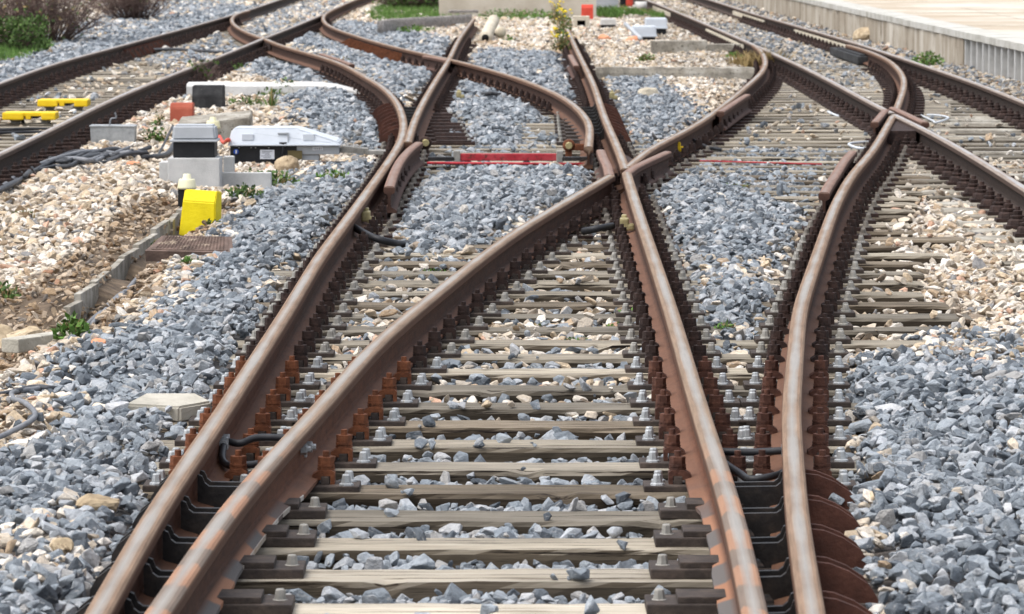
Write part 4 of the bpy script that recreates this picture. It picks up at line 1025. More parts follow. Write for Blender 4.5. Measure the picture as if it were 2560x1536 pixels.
# white wash slab, log, pipes, beam, boxes at the back
A, w, m, h = fr(450, 885, 232, 203)
b = MB(); pr = []
n = 12; vs = []; fs = []
for i in range(n+1):
    x = w*i/n; t = h*(1.0 if i < n-2 else (.8 if i == n-2 else (.5 if i == n-1 else .2)))*(1+random.uniform(-.04, .04))
    vs += [(x, 0, -.1), (x, .02, t*.8), (x, .07, t), (x, .35, t+.01), (x, .4, -.1)]
for i in range(n):
    for j in range(4): fs.append([i*5+j, i*5+j+1, (i+1)*5+j+1, (i+1)*5+j])
fs += [[0, 1, 2, 3, 4][::-1], [n*5+j for j in range(5)]]
b.add(vs, fs); o = b.obj('white_slab', M['white_stone'], None, (A.x, A.y, -.2)); tag(o, 'long whitewashed stone slab left of the far curve', 'stone slab'); exc((A.x+w/2, A.y+.2), w/2, .22)
def log(x0, y0, x1, y1, r, label):
    a = W(x0, y0, -.09); c = W(x1, y1, -.09); b = MB(); n = 14; P = []
    d = c-a
    m2 = 12; vs = []; fs = []
    for i in range(n+1):
        p = d*(i/n)
        for j in range(m2):
            q = 2*math.pi*j/m2; rr = r*(1-.15*i/n)*(1+.12*math.sin(j*2.1+i*.4)+random.uniform(-.05, .05))
            vs.append(p+Vector((0, math.cos(q)*rr, math.sin(q)*rr)))
    for i in range(n):
        for j in range(m2): fs.append([i*m2+j, i*m2+(j+1) % m2, (i+1)*m2+(j+1) % m2, (i+1)*m2+j])
    fs += [list(range(m2))[::-1], [n*m2+j for j in range(m2)]]
    b.add(vs, fs, True); b.box(d+Vector((-.15, 0, r*1.1)), (.5, .16, .05), rz=.2, bev=.01)
    o = b.obj('log', M['bark'], None, a); tag(o, label, 'log'); exc(((a.x+c.x)/2, (a.y+c.y)/2), abs(d.x)/2, r)
log(912, 72, 1140, 50, .14, 'weathered grey log lying in front of the green grass')
def pipe(pts, r, mat, label, ri=.7):
    p = bez(pts, 4); o0 = p[0].copy(); b = MB(); b.tube([q-o0 for q in p], r, 16); o = b.obj('pipe', mat, None, o0); tag(o, label, 'pipe')
    d = (p[0]-p[1]).normalized(); b = MB(); b.tube([d*.004, -d*.02], r*ri, 14); b.obj('bore', M['dark_hole'], o); return o  # bore is a dark plug, its inner shade painted
pipe([W(1172, 92, -.08), W(1182, 71, -.0), W(1192, 50, .1)], .09, M['concrete_warm'], 'pale leaning concrete pipe near the end of the straight rail', .6)
b = MB(); bm = bmesh.new(); bmesh.ops.create_uvsphere(bm, u_segments=20, v_segments=12, radius=.085); b.bm(bm, None, True)
o = b.obj('round_stone', M['concrete_warm'], None, W(1209, 78, -.02)); tag(o, 'round pinkish stone beside the leaning pipe', 'stone')
b = MB(); b.box((0, 0, 0), (.2, .2, .2), bev=.02); o = b.obj('dark_stone', M['dark_hole'], None, W(1200, 86, -.14)); tag(o, 'dark block under the round pinkish stone', 'stone')
A, w, m, h = fr(1440, 1822, 198, 168)
b = MB(); vs = []; fs = []; n = 24; zt = h+.02
for i in range(n+1):
    x = w*i/n; e = random.uniform(-.012, .012)
    vs += [(x, .0+e, -.1), (x, .015+e, zt*.6), (x, .03+e, zt+random.uniform(-.012, .008)), (x, .25, zt+random.uniform(-.006, .006)), (x, .26, -.1)]
for i in range(n):
    for j in range(4): fs.append([i*5+j, i*5+j+1, (i+1)*5+j+1, (i+1)*5+j])
fs += [[4, 3, 2, 1, 0], [n*5+j for j in range(5)]]
b.add(vs, fs); o = b.obj('concrete_beam', M['concrete_old'], None, (A.x, A.y, -.2)); tag(o, 'long weathered concrete beam right of the straight far rail', 'concrete beam'); exc((A.x+w/2, A.y+.13), w/2, .15)
A, w, m, h = fr(1572, 1708, 136, 99)
b = MB(); b.box((w/2, .1, h/2-.05), (w, .2, h+.1), bev=.012); o = b.obj('concrete_wall', M['concrete_old'], None, (A.x, A.y, -.2)); tag(o, 'low concrete wall below the grey motor boxes', 'concrete wall'); exc((A.x+w/2, A.y+.1), w/2, .12)
b = MB(); b.box((.26, .05, .1), (.5, .2, .10), bev=.01); o = b.obj('concrete_stub', M['concrete_old'], None, (A.x+w+.01, A.y+.4, -.2)); tag(o, 'dark concrete stub at the end of the low wall', 'concrete block')
# far motor boxes
def lidbox(x0, x1, yt, yl, yb, d, label, lidm='grey_lid', split=.5, z=-.2):
    A, w, m, h = fr(x0, x1, yb, yl, z); hl = (yl-yt)*m
    p = empty('equipment_box', (A.x+w/2, A.y, z), label, 'equipment box')
    b = MB(); b.box((0, d/2, h/2-.03), (w*.9, d*.9, h+.06), bev=.008); b.obj('body', M['black_box'], p)
    b = MB(); b.box((0, d/2, h+hl/2+.002), (w, d, hl), bev=.02, taper=.95); b.box((0, d/2, h+.012), (w*1.04, d*1.04, .025), bev=.006); b.obj('lid', M[lidm], p)
    exc((A.x+w/2, A.y+d/2), w/2, d/2); return p
lidbox(1527, 1586, 64, 90, 104, .5, 'nearer grey lidded motor box on the low concrete wall')
lidbox(1558, 1612, 45, 70, 92, .5, 'farther grey lidded motor box with a black base')
lidbox(1450, 1488, 46, 61, 76, .4, 'small box with an off white lid and black base among the weeds', 'white_stone')
A, w, m, h = fr(1384, 1424, 70, 40); bx2 = empty('concrete_box', (A.x+w/2, A.y, -.2), 'open grey concrete box with a dark mouth in front of the red post', 'concrete box')
t = .07; b = MB(); b.box((-w/2+t/2, .2, h/2), (t, .4, h), bev=.006); b.box((w/2-t/2, .2, h/2), (t, .4, h), bev=.006); b.box((0, .2, h-t/2), (w-2*t-.002, .4, t), bev=.004); b.obj('shell', M['concrete_warm'], bx2)
b = MB(); b.box((0, .3, h/2-t/2), (w-2*t-.004, .2, h-t-.006)); b.obj('mouth', M['dark_hole'], bx2)  # dark block fills the hollow, painted shade of its inside
wedge_obj('marker_block', M['red_bright'], 1404, 1433, 12, 20, 56, 'bright red block standing behind the open concrete box', 'marker block', .25, -.2, .003, sink=.1)
# things at the foot of the far wall
A, w, m, h = fr(1060, 1440, 50, 0)
Yw = A.y
wl = empty('building_wall', (A.x, Yw, -.25), 'beige rendered wall crossing the top of the photo behind the weeds', 'wall')
b = MB(); b.box((w/2, .2, 1.0), (w, .4, 2.0), bev=.01); b.obj('wall_face', M['wall'], wl)
b = MB(); b.box((w/2, .2, 2.05), (w+.1, .5, .1), bev=.01); b.obj('coping', M['coping'], wl)
A, w, m, h = fr(1440, 1494, 36, 0); b = MB(); b.box((w/2, .3, 1.0), (w, .6, 2.0), bev=.01); o = b.obj('pillar', M['grey_wall'], None, (A.x, A.y, -.25)); tag(o, 'grey square pillar at the top beside the beige wall', 'pillar')
A, w, m, h = fr(1495, 1530, 32, 0)
sb = empty('signal_base', (A.x+w/2, A.y, -.25), 'dark signal foot with a red plate at the top edge', 'signal')
b = MB(); b.box((-w*.2, .2, .45), (w*.45, .3, .9), bev=.02); b.obj('mast', M['black_box'], sb)
b = MB(); b.box((w*.22, .1, .55), (w*.5, .12, .75), bev=.03); b.obj('plate', M['red_bright'], sb)
A = W(1534, 16, -.1); B = W(1562, 16, -.1); b = MB(); b.tube([Vector((0, 0, 0)), (B-A)*.5, B-A], .10, 14); o = b.obj('white_drum', M['white_stone'], None, A); tag(o, 'white drum lying next to the red signal plate', 'drum')
b = MB(); b.tube([W(1548, 94, -.1)-W(1510, 58, .05), Vector((0, 0, 0))], .03, 8); o = b.obj('white_lever', M['grey_lid2'], None, W(1510, 58, .05)); tag(o, 'slanting pale lever left of the grey motor boxes', 'lever')
# tan slab near R1
A, w, m, h = fr(302, 470, 1010, 988, -.17)
b = MB(); bm = bmesh.new()
pts = [(0, 0, 0), (w*.80, -.04, -.01), (w*1.22, .10, -.01), (w*.95, .24, 0), (w*.22, .20, 0)]
bq = [bm.verts.new(p) for p in pts]; tq = [bm.verts.new(Vector(p)+Vector((0, 0, .055+.004*i))) for i, p in enumerate(pts)]
bm.faces.new(bq[::-1]); bm.faces.new(tq)
for i in range(5): bm.faces.new((bq[i], bq[(i+1) % 5], tq[(i+1) % 5], tq[i]))
bmesh.ops.bevel(bm, geom=list(bm.edges), offset=.008, segments=2, affect='EDGES'); b.bm(bm)
o = b.obj('stone_slab', M['concrete_grey'], None, (A.x, A.y, gz(A.x+w/2, A.y)-.028)); tag(o, 'flat tan concrete slab lying on grey stones against the left rail', 'stone slab'); exc((A.x+w*.55, A.y+.12), w*.5, .12)
# boulders
def boulder(x, y, r, mat, label, sq=(1, 1, .8), seed=0):
    p = P2(x, y, 0); bm = bmesh.new(); bmesh.ops.create_icosphere(bm, subdivisions=3, radius=1)
    rs = np.random.RandomState(seed); ds = rs.normal(size=(14, 3)); ds /= np.linalg.norm(ds, axis=1)[:, None]; hs = rs.uniform(.62, .95, 14)
    for v in bm.verts:
        u = np.array(v.co); k = 1.0
        for d, hh in zip(ds, hs):
            q = u.dot(d)
            if q*k > hh: k = hh/q
        k *= 1+rs.uniform(-.03, .03); v.co = Vector((u[0]*k*r*sq[0], u[1]*k*r*sq[1], u[2]*k*r*sq[2]))
    b = MB(); b.bm(bm); o = b.obj('boulder', M[mat], None, (p.x, p.y, p.z+r*.3)); tag(o, label, 'stone'); exc((p.x, p.y), r*.7, r*.7); return o
boulder(694, 412, .11, 'rock_tan', 'rough tan boulder under the nose of the point machine', (1, .9, .85), 3)
boulder(58, 795, .12, 'rock_tan', 'large tan boulder at the end of the trench, left edge', (.9, 1, .8), 5)
boulder(2, 770, .10, 'rock_tan', 'pale boulder cut by the left edge', (1, 1, .8), 6)
boulder(323, 409, .05, 'rock_red', 'orange stone beside the cable bundle', (1.2, 1, .8), 7)
boulder(236, 862, .035, 'rock_red', 'orange white stone at the border of grey and tan gravel', (1.2, 1, .8), 8)
boulder(1645, 128, .10, 'rock_red', 'orange stone in front of the low wall', (1.2, 1, .8), 9)
boulder(1568, 240, .09, 'concrete_warm', 'squared pale block on grey stones right of the straight rail', (1.3, 1, .8), 10)
boulder(1458, 100, .10, 'rock_red', 'orange stone among weeds right of the straight rail', (1.2, 1, .7), 11)
boulder(1530, 106, .10, 'rock_red', 'second orange stone left of the motor boxes', (1.4, 1, .7), 12)
boulder(2100, 88, .25, 'rock_tan', 'pale pointed rock at the foot of the platform wall', (1.1, .9, .8), 13)
boulder(1330, 62, .12, 'concrete_warm', 'pale rock among green weeds at the wall foot', (1.6, 1, .7), 14)
boulder(240, 1300, .05, 'rock_tan', 'cream stone leaning on the left rail near the lower left corner', (1.5, 1, .7), 15)
boulder(150, 1395, .035, 'rock_tan', 'cream pointed stone in the lower left corner', (1.0, 1, 1), 16)
def railfins(k, y0, y1, side, mat, st=.32):
    fm = me_fin(side, mat); r = TRK[k]; y = y0
    while y < y1:
        put('brace_fin', fm, r, (rx(k, y)-r.location.x, y-r.location.y, 0)); y += st
railfins('X2', 54.0, 61.0, -1, 'rust_orange'); railfins('CL', 55.5, 60.5, 1, 'rust_fin')
def webstrip(k, y0, y1, side, mat):
    b = MB(); ys2 = np.linspace(y0, y1, max(3, int((y1-y0)/1.0))); r = TRK[k]; vs = []; fs = []
    for y in ys2:
        for (dx, z) in ((.03, -.058), (.05, -.058), (.05, -.128), (.03, -.128)): vs.append((rx(k, y)+side*dx-r.location.x, y-r.location.y, z))
    for i in range(len(ys2)-1):
        for j in range(4): fs.append([i*4+j, i*4+(j+1) % 4, (i+1)*4+(j+1) % 4, (i+1)*4+j])
    fs += [[3, 2, 1, 0], [(len(ys2)-1)*4+j for j in range(4)]]
    b.add(vs, fs); b.obj('web_plate', M[mat], r)
webstrip('DLf', 57.5, 66.5, -1, 'concrete_warm'); webstrip('DLf', 78, 84.5, -1, 'concrete_warm'); webstrip('DR', 56.3, 66, -1, 'concrete_warm'); webstrip('DR', 72, 80, -1, 'concrete_warm')
pA = WS(2112, 128, -.12); pB = WS(2185, 152, -.12); b = MB()
d = pB-pA; an = math.atan2(d.y, d.x); Lb = d.length
b.box((0, 0, 0), (Lb, .16, .10), bev=.01); b.box((Lb*.05, .0, .055), (Lb*.8, .07, .03), bev=.006)
o = b.obj('lock_box', M['black_tar'], None, (pA+pB)/2+Vector((-.12, 0, 0)), an); tag(o, 'dark steel lock box lying along the platform side switch blade', 'lock box')
# ------------------------------------------------------------------ platform
PE = [(6.55, 15.0), (6.05, 34.0), (5.80, 49.0), (5.62, 59.0), (5.45, 70.0), (5.28, 82.0), (5.0, 112.0)]
ZPF = .20; YB = 54.5
pf = empty('platform', (PE[2][0], PE[2][1], -.25), 'low concrete station platform with a streaked wall on the right', 'platform')
def pe(y): return float(np.interp(y, [p[1] for p in PE], [p[0] for p in PE]))
def strip(ya, yb, x0, x1, z0, z1, st=1.0, jit=0):
    b = MB(); n = max(2, int((yb-ya)/st)); vs = []; fs = []
    for i in range(n+1):
        y = ya+(yb-ya)*i/n; e = pe(y)+random.uniform(-jit, jit)
        vs += [(e+x0, y, z0), (e+x0, y, z1), (e+x1, y, z1), (e+x1, y, z0)]
    for i in range(n):
        for j in range(4): fs.append([i*4+j, i*4+(j+1) % 4, (i+1)*4+(j+1) % 4, (i+1)*4+j])
    fs += [[3, 2, 1, 0], [n*4+j for j in range(4)]]
    l = pf.location; b.add([(x-l.x, y-l.y, z-l.z) for x, y, z in vs], fs); return b
strip(YB, 112, 0, .3, -.5, ZPF-.085, .6, .006).obj('platform_wall', M['plat_wall'], pf)
strip(15, 112, -.02, .42, ZPF-.083, ZPF, .35, .012).obj('coping', M['coping'], pf)
strip(15, 112, .421, 9, -.4, ZPF-.006, 1.0).obj('platform_floor', M['paving'], pf)
strip(15, YB-.01, .09, .3, -.5, ZPF-.085, 1).obj('rear_wall', M['concrete_old'], pf)
rb = MB(); l = pf.location
rb.box((.045, 0, -.135), (.086, .10, .496)); rme = rb.mesh('support_rib', M['concrete'])
y = 30.0
while y < YB:
    put('support_rib', rme, pf, (pe(y)-l.x, y-l.y, -l.z)); y += .58
b = MB()
for yy in (37, 44.5, 51.2, 58, 66, 76): b.box((pe(yy)+1.2-l.x, yy-l.y, ZPF-.0055-l.z), (1.5, .018, .003))
b.box((pe(50)+1.5-l.x, 50-l.y, ZPF-.0055-l.z), (.018, 40, .0035)); b.obj('joint', M['concrete_old'], pf)
b = MB(); b.box((0, 0, 0), (1.6, 7.5, .012), bev=.003); o = b.obj('concrete_patch', M['coping'], pf, (pe(46)+1.45-l.x, 46-l.y, ZPF-l.z))
# ------------------------------------------------------------------ vegetation
def leaf(b, p, L, w, up=.5):
    a = random.uniform(0, 6.283); e = random.gauss(up, .45)
    d = Vector((math.cos(a)*math.cos(e), math.sin(a)*math.cos(e), math.sin(e))); s = d.cross(Vector((random.gauss(0, 1), random.gauss(0, 1), random.gauss(0, 1)))).normalized()*w/2
    b.add([p, p+d*L*.5+s, p+d*L, p+d*L*.5-s], [[0, 1, 2, 3]])
def weed(x, y, r, h, label, mats=('leaf', 'leaf_dark'), n=90, L=.035, stems=6, flowers=0, name='weed', cat='weed', group=None, ll=None, blade=False):
    p0 = P2(x, y, 0); o = empty(name, p0, label, cat, group); b = MB(); sb = MB(); fb = MB()
    for s in range(stems):
        a = random.uniform(0, 6.283); q = random.random()**.5*r; tip = Vector((math.cos(a)*q, math.sin(a)*q, h*random.uniform(.6, 1)))
        sb.tube([Vector((tip.x*.15, tip.y*.15, -.03)), tip*.55+Vector((0, 0, h*.1)), tip], .0035, 4, .0015)
        if flowers:
            bm = bmesh.new(); bmesh.ops.create_icosphere(bm, subdivisions=1, radius=.022*random.uniform(.8, 1.3)); fb = MB(); fb.bm(bm, Matrix.Diagonal((1, 1, .6, 1))); fb.obj('flower', M['flower'], o, tip+Vector((0, 0, .02)))
    for i in range(n):
        a = random.uniform(0, 6.283); q = random.random()**.6*r; hh = h*(1-(q/r)**2*.6)*(random.random()**(1.6 if not blade else 3))
        b.m = 0 if random.random() < .6 else 1
        if blade:
            lean = Vector((random.gauss(0, .35), random.gauss(0, .35), 1)); H = h*random.uniform(.5, 1.1); w = random.uniform(.004, .010)*(1+L*8)
            base = Vector((math.cos(a)*q, math.sin(a)*q, -.02)); s = Vector((random.gauss(0, 1), random.gauss(0, 1), 0)).normalized()*w
            t1 = base+lean*H*.6; t2 = base+lean*H+Vector((lean.x, lean.y, -.3))*H*.25
            b.add([base-s, base+s, t1+s*.7, t1-s*.7], [[0, 1, 2, 3]]); b.add([t1-s*.7, t1+s*.7, t2], [[0, 1, 2]])
        else: leaf(b, Vector((math.cos(a)*q, math.sin(a)*q, hh)), L*random.uniform(.6, 1.3), L*.55)
    b.obj('leaves', [M[mats[0]], M[mats[1]]], o); sb.obj('stems', M['leaf_dry'], o)
    return o
weed(655, 240, .20, .14, 'dark green leafy weed in front of the white slab, left one', n=260, L=.05)
weed(693, 226, .18, .18, 'dark green leafy weed in front of the white slab, right one', n=200, L=.05)
weed(657, 268, .04, .22, 'tall spiky reddish green weed in front of the white slab', ('leaf', 'leaf_dry'), 26, .03, 7, blade=True)
weed(600, 262, .2, .10, 'low green weed beside the tarred black box', n=220)
weed(655, 450, .19, .11, 'sprawling green weed in front of the concrete pedestal', n=300, L=.045, stems=14)
weed(608, 440, .10, .08, 'small reddish weed against the low pedestal wall', ('leaf', 'leaf_dry'), 90)
weed(590, 492, .12, .09, 'dark green weed on tan stones right of the yellow block', ('leaf_dark', 'leaf'), 220)
weed(805, 442, .11, .07, 'bright green weed on grey stones left of the left rail', ('leaf', 'leaf_bright'), 150)
weed(510, 548, .05, .03, 'tiny green weed at the foot of the yellow block', n=60, L=.025)
weed(175, 830, .07, .10, 'feathery green weed at the end of the cable trench', ('leaf_bright', 'leaf'), 200, .04, 14)
weed(360, 578, .07, .08, 'green grass tuft left of the manhole cover', ('leaf_bright', 'leaf'), 120, .03, 8, blade=True)
weed(60, 540, .06, .06, 'small grass tuft on the tan mound', ('leaf', 'leaf_dry'), 60, .03, 5, blade=True)
weed(10, 690, .07, .08, 'green weed at the left edge by the trench', n=80)
weed(455, 655, .04, .04, 'small green weed below the manhole cover', ('leaf_bright', 'leaf'), 70, .025)
weed(1045, 652, .15, .05, 'mossy green tuft on sleepers between the left rails', ('leaf', 'leaf_bright'), 420, .022, 10)
weed(1520, 760, .09, .06, 'green weed at the fastenings left of the right blade rail', ('leaf', 'leaf_bright'), 170, .03)
weed(1490, 785, .07, .04, 'low green weed on the sleeper left of the right blade rail', ('leaf', 'leaf_bright'), 110, .025)
weed(1392, 805, .05, .02, 'moss patch on a middle sleeper', ('leaf', 'leaf_bright'), 120, .016)
weed(1310, 778, .05, .02, 'faint moss on a middle sleeper', ('leaf', 'leaf_dry'), 80, .016)
weed(1755, 800, .05, .03, 'tiny weed on grey stones between the right rails', ('leaf', 'leaf_bright'), 60, .02)
weed(1770, 455, .12, .02, 'moss on the sleepers right of the middle crossing', ('leaf', 'leaf_dry'), 160, .02)
weed(2240, 152, .2, .22, 'bright green bush at the foot of the platform wall', ('leaf_bright', 'leaf'), 500, .05, 14, name='bush', cat='bush')
weed(375, 345, .10, .12, 'green weed right of the grey junction box', n=130, L=.045)
weed(385, 318, .05, .14, 'thin weed behind the grey junction box', n=60, L=.04)
weed(570, 170, .18, .12, 'green weed beside the inner rail of the left track', n=200, L=.05)
weed(820, 155, .2, .06, 'pale moss between the far curves', ('leaf', 'leaf_dry'), 160, .04)
for i, (x, y, fl) in enumerate([(1345, 62, 6), (1362, 90, 8), (1356, 128, 5), (1318, 45, 4)]):
    weed(x, y, .15, .40, ['flowering weed with yellow blooms at the wall corner', 'flowering weed with yellow blooms beside the end of the straight rail', 'tall dry green weed beside the straight rail', 'flowering weed against the beige wall'][i], ('leaf', 'leaf_dry'), 420, .05, 14, max(2, fl//2))
for i, (x, y) in enumerate([(1480, 36), (1530, 40), (1590, 42), (1250, 50), (1300, 52), (1205, 52)]):
    weed(x, y, .45, .2, ['grass clump in front of the grey pillar', 'grass clump under the red signal plate', 'grass clump behind the farther motor box', 'grass clump at the wall foot, middle one', 'grass clump at the wall foot, right one', 'grass clump at the wall foot, beside the leaning pipe'][i], ('leaf_bright', 'leaf'), 420, .05, 10, blade=(i < 3), group='grass clumps at the foot of the far wall')
weed(1230, 105, .15, .1, 'small green tuft below the round pinkish stone', ('leaf_bright', 'leaf'), 150, .05)
weed(1560, 152, .12, .08, 'low weed in front of the concrete beam', ('leaf', 'leaf_dry'), 120, .05)
weed(1775, 145, .12, .08, 'bright green tuft inside the far right curve', ('leaf_bright', 'leaf'), 200, .05)
weed(1000, 82, .3, .1, 'green weed in front of the grey log', ('leaf_bright', 'leaf'), 300, .05)
weed(1835, 165, .35, .3, 'dry brown weeds growing against the curved rail', ('leaf_dry', 'leaf_dry'), 500, .06, 26, blade=True)
def bush(x, y, r, h, label, green=.2, n=170, sub_n=5, twigr=.010, leaves=500, lm=('leaf', 'leaf_dark'), low=.5):
    p0 = P2(x, y, 0); o = empty('bush', p0, label, 'bush'); tb = MB(); lb = MB()
    for i in range(n):
        a = random.uniform(0, 6.283); sp = random.random()**.5; tip = Vector((math.cos(a)*r*sp, math.sin(a)*r*sp, h*random.uniform(.3, 1.2)*(1-.3*sp*sp)))
        base = Vector((tip.x*.25, tip.y*.25, -.05)); mid = base.lerp(tip, .5)+Vector((random.gauss(0, .05), random.gauss(0, .05), .04))*h
        tb.tube([base, mid, tip], twigr, 4, twigr*.4)
        for k in range(sub_n):
            t = random.uniform(.3, 1); q = mid.lerp(tip, (t-.5)*2) if t > .5 else base.lerp(mid, t*2)
            e = q+Vector((random.gauss(0, .16), random.gauss(0, .16), random.uniform(.0, .25)))*h
            tb.tube([q, e], twigr*.5, 3, twigr*.25)
            if random.random() < green:
                for _ in range(3): lb.m = random.choice([0, 1]); leaf(lb, e+Vector((random.gauss(0, .04), random.gauss(0, .04), 0)), .06, .03)
    for i in range(leaves):
        a = random.uniform(0, 6.283); q = random.random()**.5*r; lb.m = random.choice([0, 1])
        leaf(lb, Vector((math.cos(a)*q, math.sin(a)*q, h*low*random.random())), .07, .035)
    tb.obj('branches', M['twig'], o); lb.obj('leaves', [M[lm[0]], M[lm[1]]], o); return o
bush(110, 100, 1.0, 1.15, 'large brown twiggy bush at the upper left corner', .08, 190, 9, .008, 60, ('leaf_dry', 'leaf'))
bush(30, 128, .5, .55, 'bright green leafy bush in front of the brown twigs, left edge', .9, 60, 5, .006, 1100, low=.9)
bush(325, 48, .9, 1.1, 'dark brown twiggy bush behind the left track', .03, 150, 9, .008, 0)
bush(-60, 100, .7, 1.0, 'brown twiggy bush cut by the left edge', .08, 110, 6, .010, 60, ('leaf_dry', 'leaf'))
bush(480, 200, .28, .34, 'leafless dark thorny shrub behind the tarred black box', .06, 50, 7, .004, 10)
bush(995, 28, .8, .8, 'dark green shrub above the grass, left of the beige wall', .7, 120, 5, .01, 1800, ('leaf_dark', 'leaf'), .9)
bush(1052, 26, .6, .9, 'dark brown green shrub touching the beige wall', .6, 120, 5, .01, 900, ('leaf_dark', 'leaf'), .9)
# grass sheets
def grass(pts, n, h, label_name='grass', mats=('leaf_bright', 'leaf')):
    P = [W(x, y, -.18) for x, y in pts]; xs = [p.x for p in P]; ysx = [p.y for p in P]; b = MB(); k = 0
    poly = [(p.x, p.y) for p in P]
    while k < n:
        x = random.uniform(min(xs), max(xs)); y = random.uniform(min(ysx), max(ysx))
        if not inside(poly, np.array([x]), np.array([y]))[0]: continue
        k += 1; z = gz(x, y)-.02; H = h*random.uniform(.4, 1.2); a = random.uniform(0, 6.283); s = Vector((math.cos(a), math.sin(a), 0))*.012; d = Vector((random.gauss(0, .3), random.gauss(0, .3), 1))*H
        b.m = 0 if random.random() < .6 else 1; p = Vector((x, y, z)); b.add([p-s, p+s, p+d], [[0, 1, 2]])
    o = b.obj('grass', [M[mats[0]], M[mats[1]]]); tag(o, kind='stuff')
grass([(905, 58), (885, 40), (940, 15), (1080, 15), (1130, 42), (1110, 48), (1000, 58)], 9000, .15)
grass([(-40, 165), (60, 140), (130, 118), (110, 105), (-40, 125)], 3500, .14)
grass([(1090, 48), (1300, 48), (1370, 55), (1370, 40), (1100, 36)], 2500, .14)
grass([(1440, 40), (1610, 48), (1600, 30), (1440, 28)], 2500, .12)
# ------------------------------------------------------------------ ballast stones
def rock_mesh(seed, kind):
    rs = np.random.RandomState(seed); bm = bmesh.new()
    n = 13 if kind == 0 else 16
    ax = np.array([1, rs.uniform(.6, .95), rs.uniform(.42, .75)])
    for i in range(n):
        v = rs.normal(size=3); v /= np.linalg.norm(v)
        if kind == 0: v = np.sign(v)*np.abs(v)**.75
        v *= rs.uniform(.82, 1.05); bm.verts.new(Vector(v*ax))
    r = bmesh.ops.convex_hull(bm, input=bm.verts)
    bmesh.ops.delete(bm, geom=list({g for g in r['geom_interior'] if isinstance(g, bmesh.types.BMVert)} | {g for g in r['geom_unused'] if isinstance(g, bmesh.types.BMVert)}), context='VERTS')
    bmesh.ops.dissolve_limit(bm, angle_limit=R(14), verts=bm.verts, edges=bm.edges)
    bmesh.ops.bevel(bm, geom=list(bm.edges), offset=.045 if kind == 0 else .09, segments=1 if kind == 0 else 2, affect='EDGES', clamp_overlap=True)
    bmesh.ops.triangulate(bm, faces=bm.faces)
    me = bpy.data.meshes.new('ballast_stone'); bm.to_mesh(me); bm.free(); me.materials.append(M['stone']); return me
RC = bpy.data.collections.new('ballast_stones')
NR = 26
for i in range(NR):
    o = bpy.data.objects.new('ballast_stone_%02d' % i, rock_mesh(100+i, 0 if i < 14 else 1)); RC.objects.link(o)
def candidates():
    out = []; y = 8.0
    while y < 104:
        s = .047 if y < 20 else .047+.00062*(y-20)
        xm = .122*y+(1.0 if y < 40 else 1.4)
        xs = np.arange(-xm, xm, s); n = len(xs)
        out.append(np.stack([xs+RS.uniform(-.48, .48, n)*s, y+RS.uniform(-.5, .5, n)*s, np.full(n, s)], 1)); y += s*.92
    P = np.concatenate(out); Q = P[P[:, 1] < 34]; Q = Q[RS.rand(len(Q)) < .55].copy(); Q[:, :2] += RS.uniform(-.02, .02, (len(Q), 2)); Q[:, 2] *= .42
    return np.concatenate([P, Q])
C = candidates(); x, y, s = C.T.copy(); s[(x > .9) & (y > 27)] *= .8
lev = samp(LEVb, x, y); tan = samp(TANb, x, y); rd = samp(RD, x, y); soil = samp(SOIL, x, y)
keep = np.ones(len(x), bool)
keep &= ~((rd < .074) & (RS.rand(len(x)) > .0))
keep &= ~((soil > .45) & (RS.rand(len(x)) < .55))
keep &= x < np.interp(y, [p[1] for p in PE], [p[0] for p in PE])-.02
keep &= ~((y > Yw-.3) & (x > W(1050, 42, -.2).x) & (x < W(1500, 42, -.2).x))
r0 = s*np.clip(.62*np.exp(RS.normal(0, .27, len(x))), .3, 1.12)
# sleepers
A = np.array(SLP); order = np.argsort(A[:, 1]); A = A[order]
onsl = np.zeros(len(x), bool); edge = np.zeros(len(x), bool)
ordy = np.argsort(y); ysrt = y[ordy]
for cx, cy, hl, hw, an in A:
    ext = hw+abs(math.sin(an))*hl+.05
    i0, i1 = np.searchsorted(ysrt, [cy-ext, cy+ext]); ii = ordy[i0:i1]
    dx = x[ii]-cx; dy = y[ii]-cy; lx = dx*math.cos(an)+dy*math.sin(an); ly = -dx*math.sin(an)+dy*math.cos(an)
    onsl[ii[(np.abs(lx) < hl-.005) & (np.abs(ly) < hw-.002)]] = True
    edge[ii[np.abs(ly) > hw-.04]] = True
cov = lev > -.178
plate = (rd < .26) & ~((y < 12.95) & (x < 0) & (x < np.interp(y, TR['R1'][:, 1], TR['R1'][:, 0])))
clump = vnoise(x, y, .35, 77)
rare = RS.rand(len(x)) < np.where(edge, np.where(clump > .66, .30, .03), np.where(clump > .80, .10, .003))
finz = (y < 12.95) & (x > 0) & (x > np.interp(y, TR['R4n'][:, 1], TR['R4n'][:, 0])+.10)
plate &= ~(finz & (RS.rand(len(x)) < .45))
keep &= ~(onsl & ((~cov & ~rare & ~finz) | plate))
rail_near = (rd < .13) & (RS.rand(len(x)) < .3)
keep &= ~rail_near
for cx, cy, hx, hy, an in EXC:
    keep &= ~((np.abs(x-cx) < hx-.012) & (np.abs(y-cy) < hy-.012))
x, y, s, lev, tan, r0, onsl, cov, soil, rd = [a[keep] for a in (x, y, s, lev, tan, r0, onsl, cov, soil, rd)]
n = len(x)
z = lev+RS.uniform(-.30, .34, n)*np.maximum(s, .04)+np.where((lev < -.222) & (RS.rand(n) < .30), .02, 0)
z[onsl & ~cov] = ZS+r0[onsl & ~cov]*.45
fz = (y < 12.95) & (x > np.interp(y, TR['R4n'][:, 1], TR['R4n'][:, 0])+.10) & onsl
z[fz] = ZS+RS.uniform(.01, .06, int(fz.sum()))
